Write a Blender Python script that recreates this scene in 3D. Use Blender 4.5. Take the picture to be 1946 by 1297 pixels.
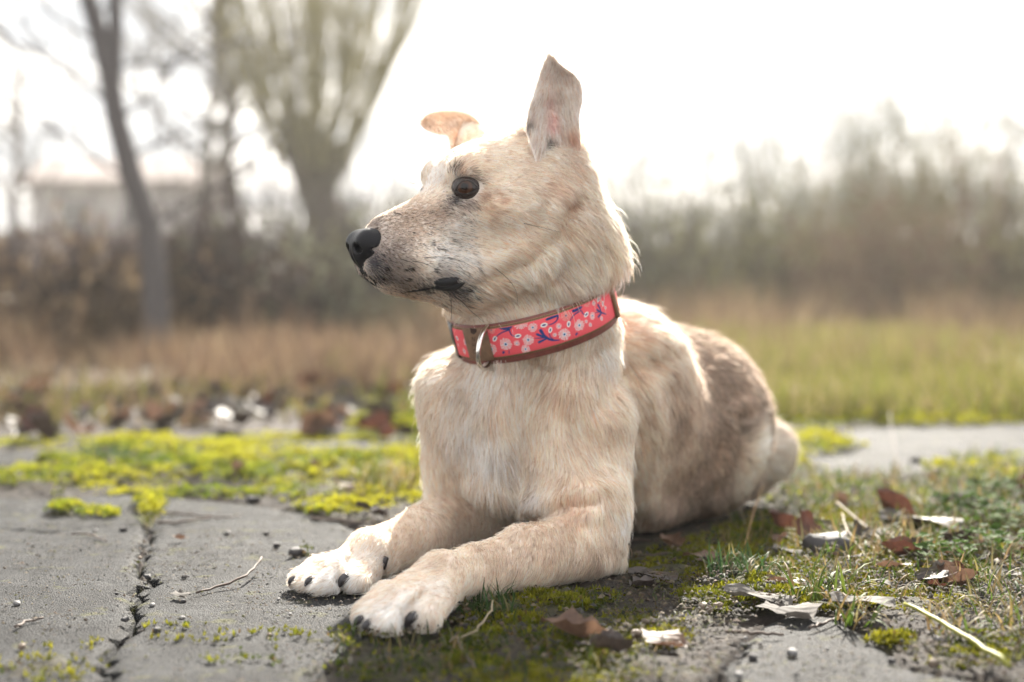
import bpy, math, random
import numpy as np
from mathutils import Vector, Matrix

rng = np.random.default_rng(7)
random.seed(7)
scene = bpy.context.scene
for o in list(bpy.data.objects):
    bpy.data.objects.remove(o)
COL = scene.collection

# ------------------------------------------------------------------ camera
FPX, CXP, HZP, CAMH = 2703.0, 973.0, 560.0, 0.28      # focal length and horizon in photograph pixels
cam_d = bpy.data.cameras.new('camera')
cam = bpy.data.objects.new('camera', cam_d)
COL.objects.link(cam)
cam.location = (0, 0, CAMH)
cam.rotation_euler = (math.radians(90), 0, 0)
cam_d.sensor_width = 36.0
cam_d.lens = FPX / 1946.0 * 36.0
cam_d.shift_y = -(648.5 - HZP) / 1946.0
cam_d.clip_start = 0.02
cam_d.clip_end = 2000.0
cam_d.dof.use_dof = True
cam_d.dof.focus_distance = 1.315
cam_d.dof.aperture_fstop = 2.7
scene.camera = cam

# ------------------------------------------------------------------ world and sun
SUN_AZ, SUN_EL = math.radians(9.0), math.radians(32.0)   # azimuth measured to the right of the view direction
world = bpy.data.worlds.new('World')
scene.world = world
world.use_nodes = True
wn, wl = world.node_tree.nodes, world.node_tree.links
wn.clear()
w_out = wn.new('ShaderNodeOutputWorld')
w_bg = wn.new('ShaderNodeBackground')
w_bg.inputs['Strength'].default_value = 0.07
w_sky = wn.new('ShaderNodeTexSky')
w_sky.sky_type = 'NISHITA'
w_sky.sun_disc = False
w_sky.sun_elevation = SUN_EL
w_sky.sun_rotation = SUN_AZ
w_sky.air_density = 1.0
w_sky.dust_density = 2.5
w_sky.ozone_density = 1.0
# thin broken cloud, brighter and warmer than the blue between
w_tc = wn.new('ShaderNodeTexCoord')
w_map = wn.new('ShaderNodeMapping'); w_map.inputs['Scale'].default_value = (1.0, 1.0, 3.2); w_map.inputs['Location'].default_value = (8.5, 4.5, 0)
w_no = wn.new('ShaderNodeTexNoise'); w_no.inputs['Scale'].default_value = 10.0
w_no.inputs['Detail'].default_value = 6; w_no.inputs['Roughness'].default_value = 0.55; w_no.inputs['Distortion'].default_value = 0.6
w_rmp = wn.new('ShaderNodeValToRGB')
w_rmp.color_ramp.elements[0].position = 0.42; w_rmp.color_ramp.elements[0].color = (0.05, 0.05, 0.05, 1)
w_rmp.color_ramp.elements[1].position = 0.63; w_rmp.color_ramp.elements[1].color = (0.95, 0.95, 0.95, 1)
w_mix = wn.new('ShaderNodeMixRGB'); w_mix.inputs[1].default_value = (1.6, 1.9, 2.35, 1); w_mix.inputs[2].default_value = (12.2, 11.7, 11.0, 1)      # broken cloud: grey-blue to bright
w_dim = wn.new('ShaderNodeMixRGB'); w_dim.blend_type = 'MULTIPLY'; w_dim.inputs[0].default_value = 1.0; w_dim.inputs[2].default_value = (.065, .065, .065, 1)   # clear sky seen through the cloud
w_add = wn.new('ShaderNodeMixRGB'); w_add.blend_type = 'ADD'; w_add.inputs[0].default_value = 1.0
wl.new(w_tc.outputs['Generated'], w_map.inputs['Vector'])
wl.new(w_map.outputs[0], w_no.inputs['Vector'])
wl.new(w_no.outputs[0], w_rmp.inputs[0])
wl.new(w_rmp.outputs[0], w_mix.inputs[0])
wl.new(w_sky.outputs[0], w_dim.inputs[1])
wl.new(w_mix.outputs[0], w_add.inputs[1]); wl.new(w_dim.outputs[0], w_add.inputs[2])
wl.new(w_add.outputs[0], w_bg.inputs['Color'])
wl.new(w_bg.outputs[0], w_out.inputs['Surface'])

sun_d = bpy.data.lights.new('sun', 'SUN')
sun_d.energy = 5.0
sun_d.angle = math.radians(0.6)
sun_d.color = (1.0, 0.93, 0.82)
sun = bpy.data.objects.new('sun', sun_d)
COL.objects.link(sun)
_sd = Vector((math.sin(SUN_AZ) * math.cos(SUN_EL), math.cos(SUN_AZ) * math.cos(SUN_EL), math.sin(SUN_EL)))
sun.rotation_euler = (-_sd).to_track_quat('-Z', 'Y').to_euler()
sun.location = _sd * 30

vs = scene.view_settings
vs.view_transform = 'Standard'
vs.look = 'None'
vs.gamma = 1.0
vs.exposure = 1.9
vs.use_curve_mapping = False
cy = scene.cycles
cy.use_denoising = True
cy.max_bounces = 14
cy.diffuse_bounces = 9
cy.glossy_bounces = 6
cy.transmission_bounces = 9
cy.transparent_max_bounces = 8
cy.volume_bounces = 1
cy.caustics_reflective = False
cy.caustics_refractive = False
scene.cycles_curves.shape = 'RIBBONS'

# ------------------------------------------------------------------ helpers
def P(px, py, d):
    """point at photograph pixel (px, py) standing d metres from the camera"""
    return np.array([(px - CXP) * d / FPX, d, CAMH - (py - HZP) * d / FPX])

def G(px, py, z=0.0):
    """point of the level ground (or a level z above it) under pixel (px, py)"""
    d = (CAMH - z) * FPX / (py - HZP)
    return np.array([(px - CXP) * d / FPX, d, z])

def norm(v):
    v = np.asarray(v, float)
    return v / (np.linalg.norm(v, axis=-1, keepdims=True) + 1e-12)

def mesh_obj(name, verts, faces, mat=None, parent=None, smooth=True, **props):
    me = bpy.data.meshes.new(name)
    verts = np.asarray(verts, dtype=np.float32)
    if isinstance(faces, np.ndarray):
        n, k = faces.shape
        me.vertices.add(len(verts)); me.vertices.foreach_set('co', verts.ravel())
        me.loops.add(n * k); me.loops.foreach_set('vertex_index', faces.astype(np.int32).ravel())
        me.polygons.add(n)
        me.polygons.foreach_set('loop_start', np.arange(0, n * k, k, dtype=np.int32))
        me.polygons.foreach_set('loop_total', np.full(n, k, dtype=np.int32))
        me.update(calc_edges=True); me.validate()
    else:
        me.from_pydata([tuple(v) for v in verts], [], faces)
    if smooth:
        me.polygons.foreach_set('use_smooth', np.ones(len(me.polygons), dtype=bool))
    if mat is not None:
        me.materials.append(mat)
    o = bpy.data.objects.new(name, me)
    COL.objects.link(o)
    if parent is not None:
        o.parent = parent
    for k2, v2 in props.items():
        o[k2] = v2
    return o

def empty(name, loc=(0, 0, 0), parent=None, **props):
    o = bpy.data.objects.new(name, None)
    o.empty_display_size = 0.05
    COL.objects.link(o)
    o.location = loc
    if parent is not None:
        o.parent = parent
    for k2, v2 in props.items():
        o[k2] = v2
    return o

def resample(pts, n):
    pts = np.asarray(pts, float)
    d = np.r_[0, np.cumsum(np.linalg.norm(np.diff(pts, axis=0), axis=1))]
    t = np.linspace(0, d[-1], n)
    # Catmull-like smooth: cubic through linear interpolation twice
    q = np.stack([np.interp(t, d, pts[:, k]) for k in range(pts.shape[1])], 1)
    for _ in range(2):
        q[1:-1] = 0.25 * q[:-2] + 0.5 * q[1:-1] + 0.25 * q[2:]
    return q

class MB:
    """collects shapes into one mesh"""
    def __init__(s): s.v = []; s.f = []; s.n = 0
    def add(s, v, f):
        v = np.asarray(v, float)
        s.v.append(v); s.f += [tuple(int(i) + s.n for i in q) for q in f]; s.n += len(v)
    def tube(s, pts, rad, seg=8, cap=True):
        pts = np.asarray(pts, float); n = len(pts)
        rad = np.broadcast_to(np.asarray(rad, float), (n,))
        t = norm(np.gradient(pts, axis=0))
        ref = np.array([0.31, 0.22, 0.92]); V = []
        u = norm(np.cross(t[0], ref))
        for i in range(n):
            u = norm(u - t[i] * np.dot(u, t[i])); w = np.cross(t[i], u)
            a = np.arange(seg) * 2 * np.pi / seg
            V.append(pts[i] + rad[i] * (np.cos(a)[:, None] * u + np.sin(a)[:, None] * w))
        V = np.concatenate(V); F = []
        for i in range(n - 1):
            for j in range(seg):
                k = (j + 1) % seg
                F.append((i * seg + j, i * seg + k, (i + 1) * seg + k, (i + 1) * seg + j))
        if cap:
            F.append(tuple(range(seg))[::-1]); F.append(tuple((n - 1) * seg + j for j in range(seg)))
        s.add(V, F)
    def box(s, c, h, R=None):
        c = np.asarray(c, float); h = np.asarray(h, float)
        v = np.array([[x, y, z] for x in (-1, 1) for y in (-1, 1) for z in (-1, 1)], float) * h
        if R is not None: v = v @ np.asarray(R).T
        s.add(v + c, [(0, 1, 3, 2), (4, 6, 7, 5), (0, 4, 5, 1), (2, 3, 7, 6), (0, 2, 6, 4), (1, 5, 7, 3)])
    def build(s, name, mat=None, parent=None, smooth=True, **props):
        v = np.concatenate(s.v) if s.v else np.zeros((0, 3))
        return mesh_obj(name, v, s.f, mat, parent, smooth, **props)

# ---- node material helper
def mat_new(name):
    m = bpy.data.materials.new(name); m.use_nodes = True
    nt = m.node_tree; b = nt.nodes['Principled BSDF']
    return m, nt, b

def simple(name, col, rough=0.6, metal=0.0, spec=0.5, noise=0.0, nscale=40.0, bump=0.0, trans=0.0):
    m, nt, b = mat_new(name)
    b.inputs['Base Color'].default_value = (*col, 1)
    b.inputs['Roughness'].default_value = rough
    b.inputs['Metallic'].default_value = metal
    b.inputs['Specular IOR Level'].default_value = spec
    if noise > 0 or bump > 0:
        tc = nt.nodes.new('ShaderNodeTexCoord')
        nz = nt.nodes.new('ShaderNodeTexNoise'); nz.inputs['Scale'].default_value = nscale; nz.inputs['Detail'].default_value = 6
        nt.links.new(tc.outputs['Object'], nz.inputs['Vector'])
        if noise > 0:
            cr = nt.nodes.new('ShaderNodeValToRGB')
            c = np.array(col)
            cr.color_ramp.elements[0].position = 0.3; cr.color_ramp.elements[0].color = (*(c * (1 - noise)), 1)
            cr.color_ramp.elements[1].position = 0.7; cr.color_ramp.elements[1].color = (*np.minimum(c * (1 + noise), 1), 1)
            nt.links.new(nz.outputs[0], cr.inputs[0]); nt.links.new(cr.outputs[0], b.inputs['Base Color'])
        if bump > 0:
            bp = nt.nodes.new('ShaderNodeBump'); bp.inputs['Strength'].default_value = bump; bp.inputs['Distance'].default_value = 0.002
            nt.links.new(nz.outputs[0], bp.inputs['Height']); nt.links.new(bp.outputs[0], b.inputs['Normal'])
    if trans > 0:
        out = nt.nodes['Material Output']
        tr = nt.nodes.new('ShaderNodeBsdfTranslucent'); mx = nt.nodes.new('ShaderNodeMixShader')
        mx.inputs[0].default_value = trans
        if b.inputs['Base Color'].is_linked:
            nt.links.new(b.inputs['Base Color'].links[0].from_socket, tr.inputs['Color'])
        else:
            tr.inputs['Color'].default_value = (*col, 1)
        nt.links.new(b.outputs[0], mx.inputs[1]); nt.links.new(tr.outputs[0], mx.inputs[2]); nt.links.new(mx.outputs[0], out.inputs['Surface'])
    return m

def attr_mat(name, attr='col', rough=0.7, spec=0.3, trans=0.0, jitter=0.0):
    """material that takes its colour from a colour attribute of the mesh"""
    m, nt, b = mat_new(name)
    at = nt.nodes.new('ShaderNodeAttribute'); at.attribute_name = attr
    nt.links.new(at.outputs['Color'], b.inputs['Base Color'])
    b.inputs['Roughness'].default_value = rough; b.inputs['Specular IOR Level'].default_value = spec
    if trans > 0:
        out = nt.nodes['Material Output']
        tr = nt.nodes.new('ShaderNodeBsdfTranslucent'); mx = nt.nodes.new('ShaderNodeMixShader'); mx.inputs[0].default_value = trans
        nt.links.new(at.outputs['Color'], tr.inputs['Color'])
        nt.links.new(b.outputs[0], mx.inputs[1]); nt.links.new(tr.outputs[0], mx.inputs[2]); nt.links.new(mx.outputs[0], out.inputs['Surface'])
    return m

def set_col(o, cols, name='col', domain='POINT', gain=0.53):
    a = o.data.attributes.new(name, 'FLOAT_COLOR', domain)
    c = np.ones((len(cols), 4), np.float32); c[:, :3] = np.asarray(cols) * gain
    a.data.foreach_set('color', c.ravel())

# ---- value noise for numpy
def vnoise(p, scale, seed=0):
    p = np.asarray(p, float) * scale + 1000.0
    i = np.floor(p).astype(np.int64); f = p - i; f = f * f * (3 - 2 * f)
    def h(x, y, z):
        n = (x * 374761393 + y * 668265263 + z * 2147483647 + seed * 974711) & 0xFFFFFFFF
        n = ((n ^ (n >> 13)) * 1274126177) & 0xFFFFFFFF
        return ((n ^ (n >> 16)) & 0xFFFF) / 65535.0
    r = 0
    for dx in (0, 1):
        for dy in (0, 1):
            for dz in (0, 1):
                w = (f[..., 0] if dx else 1 - f[..., 0]) * (f[..., 1] if dy else 1 - f[..., 1]) * (f[..., 2] if dz else 1 - f[..., 2])
                r = r + w * h(i[..., 0] + dx, i[..., 1] + dy, i[..., 2] + dz)
    return r

def fbm(p, scale, seed=0, o=4):
    r = 0; a = 0.5; t = 0
    for k in range(o):
        r = r + a * vnoise(p, scale * 2 ** k, seed + k); t += a; a *= 0.5
    return r / t
# ================================================================== GROUND
def inpoly(x, y, poly):
    poly = np.asarray(poly); n = len(poly); c = np.zeros(x.shape, bool); j = n - 1
    for i in range(n):
        xi, yi = poly[i]; xj, yj = poly[j]
        t = ((yi > y) != (yj > y)) & (x < (xj - xi) * (y - yi) / (yj - yi + 1e-12) + xi)
        c ^= t; j = i
    return c
def seg_dist(x, y, pl):
    d = np.full(x.shape, 1e9)
    for (x0, y0), (x1, y1) in zip(pl[:-1], pl[1:]):
        vx, vy = x1 - x0, y1 - y0; t = np.clip(((x - x0) * vx + (y - y0) * vy) / (vx * vx + vy * vy + 1e-12), 0, 1)
        d = np.minimum(d, np.hypot(x - x0 - t * vx, y - y0 - t * vy))
    return d
def gp(pts): return [tuple(G(px, py)[:2]) for px, py in pts]
CRACK = [(262, 938), (272, 975), (286, 1010), (268, 1055), (262, 1085), (290, 1106), (255, 1132), (250, 1160), (244, 1190), (205, 1240), (195, 1297), (190, 1500)]
SLABS = {
 'A1': [(-1500, 950), (120, 944)] + [(x - 2, y) for x, y in CRACK] + [(-1500, 1500)],
 'A2': [(x + 2, y) for x, y in CRACK] + [(560, 1500), (575, 1297), (640, 1240), (712, 1212), (760, 1150), (735, 1060), (700, 1012), (640, 985), (500, 958), (380, 948)],
 'B1': [(-1600, 905), (60, 886), (150, 872), (205, 862), (60, 858), (-1600, 845)],
 'B2': [(520, 868), (690, 866), (850, 858), (900, 838), (660, 834), (560, 846)],
 'C': [(1500, 886), (1590, 905), (1700, 908), (1820, 900), (1946, 884), (2900, 880), (2900, 800), (1946, 802), (1640, 810), (1560, 830), (1510, 860)],
 'D': [(1330, 1500), (1385, 1250), (1440, 1180), (1500, 1158), (1590, 1165), (1660, 1205), (1720, 1262), (1900, 1297), (2100, 1500)],
}
SLABG = {k: gp(v) for k, v in SLABS.items()}

def grd_pix(X, Y):
    return CXP + X / Y * FPX, HZP + CAMH / Y * FPX
# moss: pixel centre, radii, density 0-1, cushion height mm
MOSS = [(60, 908, 110, 22, 1, 16), (190, 895, 110, 30, 1, 20), (320, 885, 130, 34, 1, 24), (460, 890, 150, 34, 1, 26), (620, 895, 140, 30, 1, 24), (760, 885, 90, 34, 1, 20), (560, 925, 90, 14, .9, 14), (260, 845, 120, 16, 1, 16), (420, 850, 90, 14, .9, 14),
        (380, 935, 150, 12, .8, 10), (120, 968, 34, 13, 1, 14), (190, 978, 36, 9, .9, 6), (285, 962, 26, 30, .9, 14), (560, 938, 50, 14, .9, 14), (640, 965, 70, 24, .9, 16), (605, 965, 40, 14, .9, 12), (700, 945, 70, 26, .8, 14), (770, 930, 60, 30, .7, 10), (582, 1052, 14, 8, 1, 8),
        (620, 830, 200, 10, .6, 8), (740, 805, 110, 20, .9, 16), (640, 770, 90, 16, .6, 10), (100, 840, 120, 14, .5, 8),
        (1545, 845, 75, 24, 1, 18), (1500, 880, 50, 25, .8, 12), (1720, 797, 260, 14, 1, 22), (1930, 785, 140, 16, 1, 24), (1480, 800, 80, 20, .9, 16),
        (1040, 1140, 110, 28, 1, 14), (1120, 1140, 60, 22, .8, 10), (960, 1180, 80, 24, .7, 8), (900, 1215, 120, 24, .6, 6), (1290, 1070, 110, 40, .8, 9), (1390, 1040, 120, 46, .8, 9), (1240, 1050, 60, 34, .6, 8), (1460, 1010, 100, 40, .7, 10), (1340, 1140, 60, 24, .9, 9), (1440, 1120, 90, 30, .9, 10), (1210, 1190, 100, 40, .5, 6), (1100, 1220, 180, 34, .6, 6), (1000, 1270, 260, 40, .5, 6), (1260, 1210, 60, 24, .7, 7),
        (640, 1212, 100, 18, .8, 6), (540, 1205, 80, 12, .6, 4), (760, 1262, 160, 34, .7, 6), (400, 1215, 160, 14, .45, 3), (330, 1190, 60, 10, .35, 3), (120, 1225, 120, 20, .35, 3), (480, 1250, 160, 20, .35, 4), (60, 1270, 120, 30, .4, 4),
        (1700, 1215, 60, 18, .9, 10), (1800, 1150, 90, 20, .6, 7), (1560, 1030, 120, 40, .5, 8), (1700, 960, 240, 40, .6, 8), (1860, 900, 120, 30, .7, 12), (1640, 1090, 80, 20, .5, 6), (1860, 1050, 110, 40, .6, 10), (1600, 930, 120, 24, .8, 9), (1750, 1060, 190, 46, .75, 9), (1620, 985, 150, 34, .75, 9), (1500, 1085, 120, 36, .8, 8), (1560, 1140, 110, 24, .6, 7), (1880, 1000, 140, 40, .8, 10), (1700, 1130, 120, 20, .5, 6), (1880, 1230, 120, 30, .5, 7)]
def moss_field(X, Y):
    px, py = grd_pix(X, Y); d = np.zeros(X.shape); h = np.zeros(X.shape)
    p3 = np.stack([X, Y, 0 * X], -1); wob = (fbm(p3, 22, 5, 4) - 0.5)
    for cx, cy_, rx, ry, dn, hh in MOSS:
        r = np.sqrt(((px - cx) / rx) ** 2 + ((py - cy_) / ry) ** 2) + wob * 1.3
        w = np.clip((1.15 - r) / 0.5, 0, 1)
        d = np.maximum(d, w * dn); h = np.maximum(h, np.sqrt(np.clip(1.1 - r, 0, 1)) * hh * 1e-3 * dn)
    lump = fbm(p3, 30, 8, 3)
    return d, h * (0.45 + 1.0 * lump)
def slab_mask(X, Y, grow=0.0):
    m = np.zeros(X.shape, bool)
    for k, pl in SLABG.items(): m |= inpoly(X, Y, pl)
    return m
def slab_h(X, Y):
    p3 = np.stack([X, Y, 0 * X], -1)
    return -0.001 + (fbm(p3, 9, 2, 3) - 0.5) * 0.004 + (fbm(p3, 70, 4, 2) - 0.5) * 0.0022

# ---- soil, one sheet from the camera's feet to the horizon
def soil():
    ys = np.concatenate([np.array([-3, -1, 0.2, 0.6]), np.arange(0.8, 3.2, 0.012), 3.2 * 1.06 ** np.arange(0, 62)])
    xs = np.concatenate([-1.45 - 0.05 * 1.12 ** np.arange(60, 0, -1), np.arange(-1.45, 1.5, 0.012), 1.5 + 0.05 * 1.12 ** np.arange(0, 60)])
    X, Y = np.meshgrid(xs, ys); p3 = np.stack([X, Y, 0 * X], -1)
    nr = np.clip((3.4 - Y) / 0.6, 0, 1) * (Y > 0.7)
    md, mh = moss_field(X, np.maximum(Y, 0.3)); md = md * nr; mh = mh * nr
    Z = (fbm(p3, 14, 9, 4) - 0.5) * 0.016 - 0.004 + (fbm(p3, 0.35, 19, 3) - 0.45) * 0.5 * np.clip((Y - 5) / 20, 0, 1)
    Z = Z + (fbm(p3, 55, 29, 3) - .5) * .012 * nr
    Z = Z + mh * 0.8
    far = np.clip((Y - 3.0) / 3.0, 0, 1)
    Z = Z + far * (fbm(p3, 2.2, 33, 3) - 0.5) * 0.07
    inside = slab_mask(X, Y) & (md < 0.35)
    Z = np.where(inside, -0.02, np.minimum(Z, np.where(slab_mask(X, Y), 0.0035 + mh, 1)))
    # hollow it out below the dog's contact so nothing pokes through
    dg = seg_dist(X, Y, [(0.0, 1.5), (0.1, 1.66), (0.24, 1.92)]) < 0.13
    dg |= seg_dist(X, Y, [(0.10, 1.41), (-0.06, 1.28), (-0.13, 1.19)]) < 0.03
    dg |= seg_dist(X, Y, [(-0.04, 1.55), (-0.2, 1.35)]) < 0.03
    Z = np.where(dg, np.minimum(Z, 0.001), Z)
    n = len(xs); idx = np.arange(X.size).reshape(X.shape)
    F = np.stack([idx[:-1, :-1], idx[:-1, 1:], idx[1:, 1:], idx[1:, :-1]], -1).reshape(-1, 4)
    m, nt, b = mat_new('soil')
    at = nt.nodes.new('ShaderNodeAttribute'); at.attribute_name = 'col'
    tc = nt.nodes.new('ShaderNodeTexCoord'); nz = nt.nodes.new('ShaderNodeTexNoise'); nz.inputs['Scale'].default_value = 90; nz.inputs['Detail'].default_value = 8; nz.inputs['Roughness'].default_value = 0.7
    cr = nt.nodes.new('ShaderNodeValToRGB'); cr.color_ramp.elements[0].position = 0.32; cr.color_ramp.elements[0].color = (.35, .34, .36, 1); cr.color_ramp.elements[1].position = 0.68; cr.color_ramp.elements[1].color = (1.5, 1.42, 1.32, 1)
    mu = nt.nodes.new('ShaderNodeMixRGB'); mu.blend_type = 'MULTIPLY'; mu.inputs[0].default_value = 1
    bp = nt.nodes.new('ShaderNodeBump'); bp.inputs['Strength'].default_value = 0.9; bp.inputs['Distance'].default_value = 0.006
    nt.links.new(tc.outputs['Object'], nz.inputs['Vector']); nt.links.new(nz.outputs[0], cr.inputs[0]); nt.links.new(at.outputs['Color'], mu.inputs[1]); nt.links.new(cr.outputs[0], mu.inputs[2])
    nt.links.new(mu.outputs[0], b.inputs['Base Color']); nt.links.new(nz.outputs[0], bp.inputs['Height']); nt.links.new(bp.outputs[0], b.inputs['Normal'])
    b.inputs['Roughness'].default_value = 0.85; b.inputs['Specular IOR Level'].default_value = 0.35
    o = mesh_obj('ground', np.stack([X, Y, Z], -1).reshape(-1, 3), F, m, kind='structure')
    c = np.tile(np.array([0.065, 0.053, 0.047]), (X.size, 1)); mdf = md.ravel()[:, None]
    c = c * (1 - mdf * .9) + np.array([0.075, 0.080, 0.018]) * mdf * .9
    fr = np.clip((Y.ravel() - 2.6) / 2.0, 0, 1)[:, None]; g = np.clip((fbm(p3, 1.6, 44, 4).ravel()[:, None] - 0.38) * 4, 0, 1)
    rt = np.clip((X.ravel()[:, None] / np.maximum(Y.ravel()[:, None], .5) + 0.02) * 6, 0, 1)
    fc = np.array([0.13, 0.085, 0.055]) * (1 - rt) + np.array([0.20, 0.17, 0.065]) * rt
    fc2 = np.array([0.10, 0.085, 0.045]) * (1 - rt) + np.array([0.13, 0.14, 0.035]) * rt
    fc = fc * (1 - g) + fc2 * g
    c = c * (1 - fr) + fc * fr
    set_col(o, c)
    return o
soil()

def slab_material():
    m, nt, b = mat_new('old_concrete')
    tc = nt.nodes.new('ShaderNodeTexCoord')
    n1 = nt.nodes.new('ShaderNodeTexNoise'); n1.inputs['Scale'].default_value = 14; n1.inputs['Detail'].default_value = 7
    n2 = nt.nodes.new('ShaderNodeTexNoise'); n2.inputs['Scale'].default_value = 650; n2.inputs['Detail'].default_value = 4
    vo = nt.nodes.new('ShaderNodeTexVoronoi'); vo.inputs['Scale'].default_value = 620
    c1 = nt.nodes.new('ShaderNodeValToRGB'); c1.color_ramp.elements[0].position = .40; c1.color_ramp.elements[0].color = (.012, .0132, .0155, 1); c1.color_ramp.elements[1].position = .62; c1.color_ramp.elements[1].color = (.040, .0425, .046, 1)
    c2 = nt.nodes.new('ShaderNodeValToRGB'); c2.color_ramp.elements[0].position = .36; c2.color_ramp.elements[0].color = (.2, .2, .22, 1); c2.color_ramp.elements[1].position = .66; c2.color_ramp.elements[1].color = (2.1, 2.06, 2.0, 1)
    mu = nt.nodes.new('ShaderNodeMixRGB'); mu.blend_type = 'MULTIPLY'; mu.inputs[0].default_value = 1
    # thin films of green on the surface
    n3 = nt.nodes.new('ShaderNodeTexNoise'); n3.inputs['Scale'].default_value = 34; n3.inputs['Detail'].default_value = 6
    c3 = nt.nodes.new('ShaderNodeValToRGB'); c3.color_ramp.elements[0].position = .60; c3.color_ramp.elements[0].color = (0, 0, 0, 1); c3.color_ramp.elements[1].position = .70; c3.color_ramp.elements[1].color = (.7, .7, .7, 1)
    mg = nt.nodes.new('ShaderNodeMixRGB'); mg.inputs[2].default_value = (.11, .11, .03, 1)
    ad = nt.nodes.new('ShaderNodeMath'); ad.operation = 'ADD'
    bp = nt.nodes.new('ShaderNodeBump'); bp.inputs['Strength'].default_value = 1.0; bp.inputs['Distance'].default_value = 0.005
    for n in (n1, n2, vo, n3): nt.links.new(tc.outputs['Object'], n.inputs['Vector'])
    nt.links.new(n1.outputs[0], c1.inputs[0]); nt.links.new(n2.outputs[0], c2.inputs[0]); nt.links.new(c1.outputs[0], mu.inputs[1]); nt.links.new(c2.outputs[0], mu.inputs[2])
    nt.links.new(n3.outputs[0], c3.inputs[0]); nt.links.new(c3.outputs[0], mg.inputs[0]); nt.links.new(mu.outputs[0], mg.inputs[1]); nt.links.new(mg.outputs[0], b.inputs['Base Color'])
    nt.links.new(n2.outputs[0], ad.inputs[0]); nt.links.new(vo.outputs['Distance'], ad.inputs[1]); nt.links.new(ad.outputs[0], bp.inputs['Height']); nt.links.new(bp.outputs[0], b.inputs['Normal'])
    b.inputs['Roughness'].default_value = 0.75; b.inputs['Specular IOR Level'].default_value = 0.28
    return m
M_conc = slab_material()
CR2 = gp([(-200, 1012), (0, 1003), (100, 1008), (190, 998), (300, 998), (400, 990)])
for k, pl in SLABG.items():
    pl = np.array(pl); lo = np.maximum(pl.min(0) - .03, [-2.2, .55]); hi = np.minimum(pl.max(0) + .03, [2.6, 3.6])
    res = 0.0065 if k in ('A1', 'A2', 'D') else 0.012
    xs = np.arange(lo[0], hi[0], res); ys = np.arange(lo[1], hi[1], res); X, Y = np.meshgrid(xs, ys)
    jx = X + (vnoise(np.stack([X, Y, 0 * X], -1), 55, 3) - .5) * .018; jy = Y + (vnoise(np.stack([X, Y, 0 * X], -1), 55, 6) - .5) * .018
    ins = inpoly(jx, jy, pl)
    Z = slab_h(X, Y)
    if k == 'A1':
        cd = seg_dist(X, Y, CR2) + (vnoise(np.stack([X, Y, 0 * X], -1), 120, 16) - .5) * .008
        Z = Z - 0.009 * np.clip(1 - cd / 0.006, 0, 1)
    # crumbling rim
    ed_ = seg_dist(X, Y, [tuple(p) for p in pl] + [tuple(pl[0])]); Z = Z - 0.006 * np.clip(1 - ed_ / 0.014, 0, 1) ** 2
    idx = np.arange(X.size).reshape(X.shape)
    F = np.stack([idx[:-1, :-1], idx[:-1, 1:], idx[1:, 1:], idx[1:, :-1]], -1).reshape(-1, 4)
    fi = ins.ravel()[F].any(1); F = F[fi]
    Z = np.where(ins, Z, -0.035)
    V = np.stack([X, Y, Z], -1).reshape(-1, 3)
    use = np.unique(F); rm = np.zeros(len(V), int); rm[use] = np.arange(len(use))
    mesh_obj('pavement', V[use], rm[F], M_conc, kind='structure')

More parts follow.
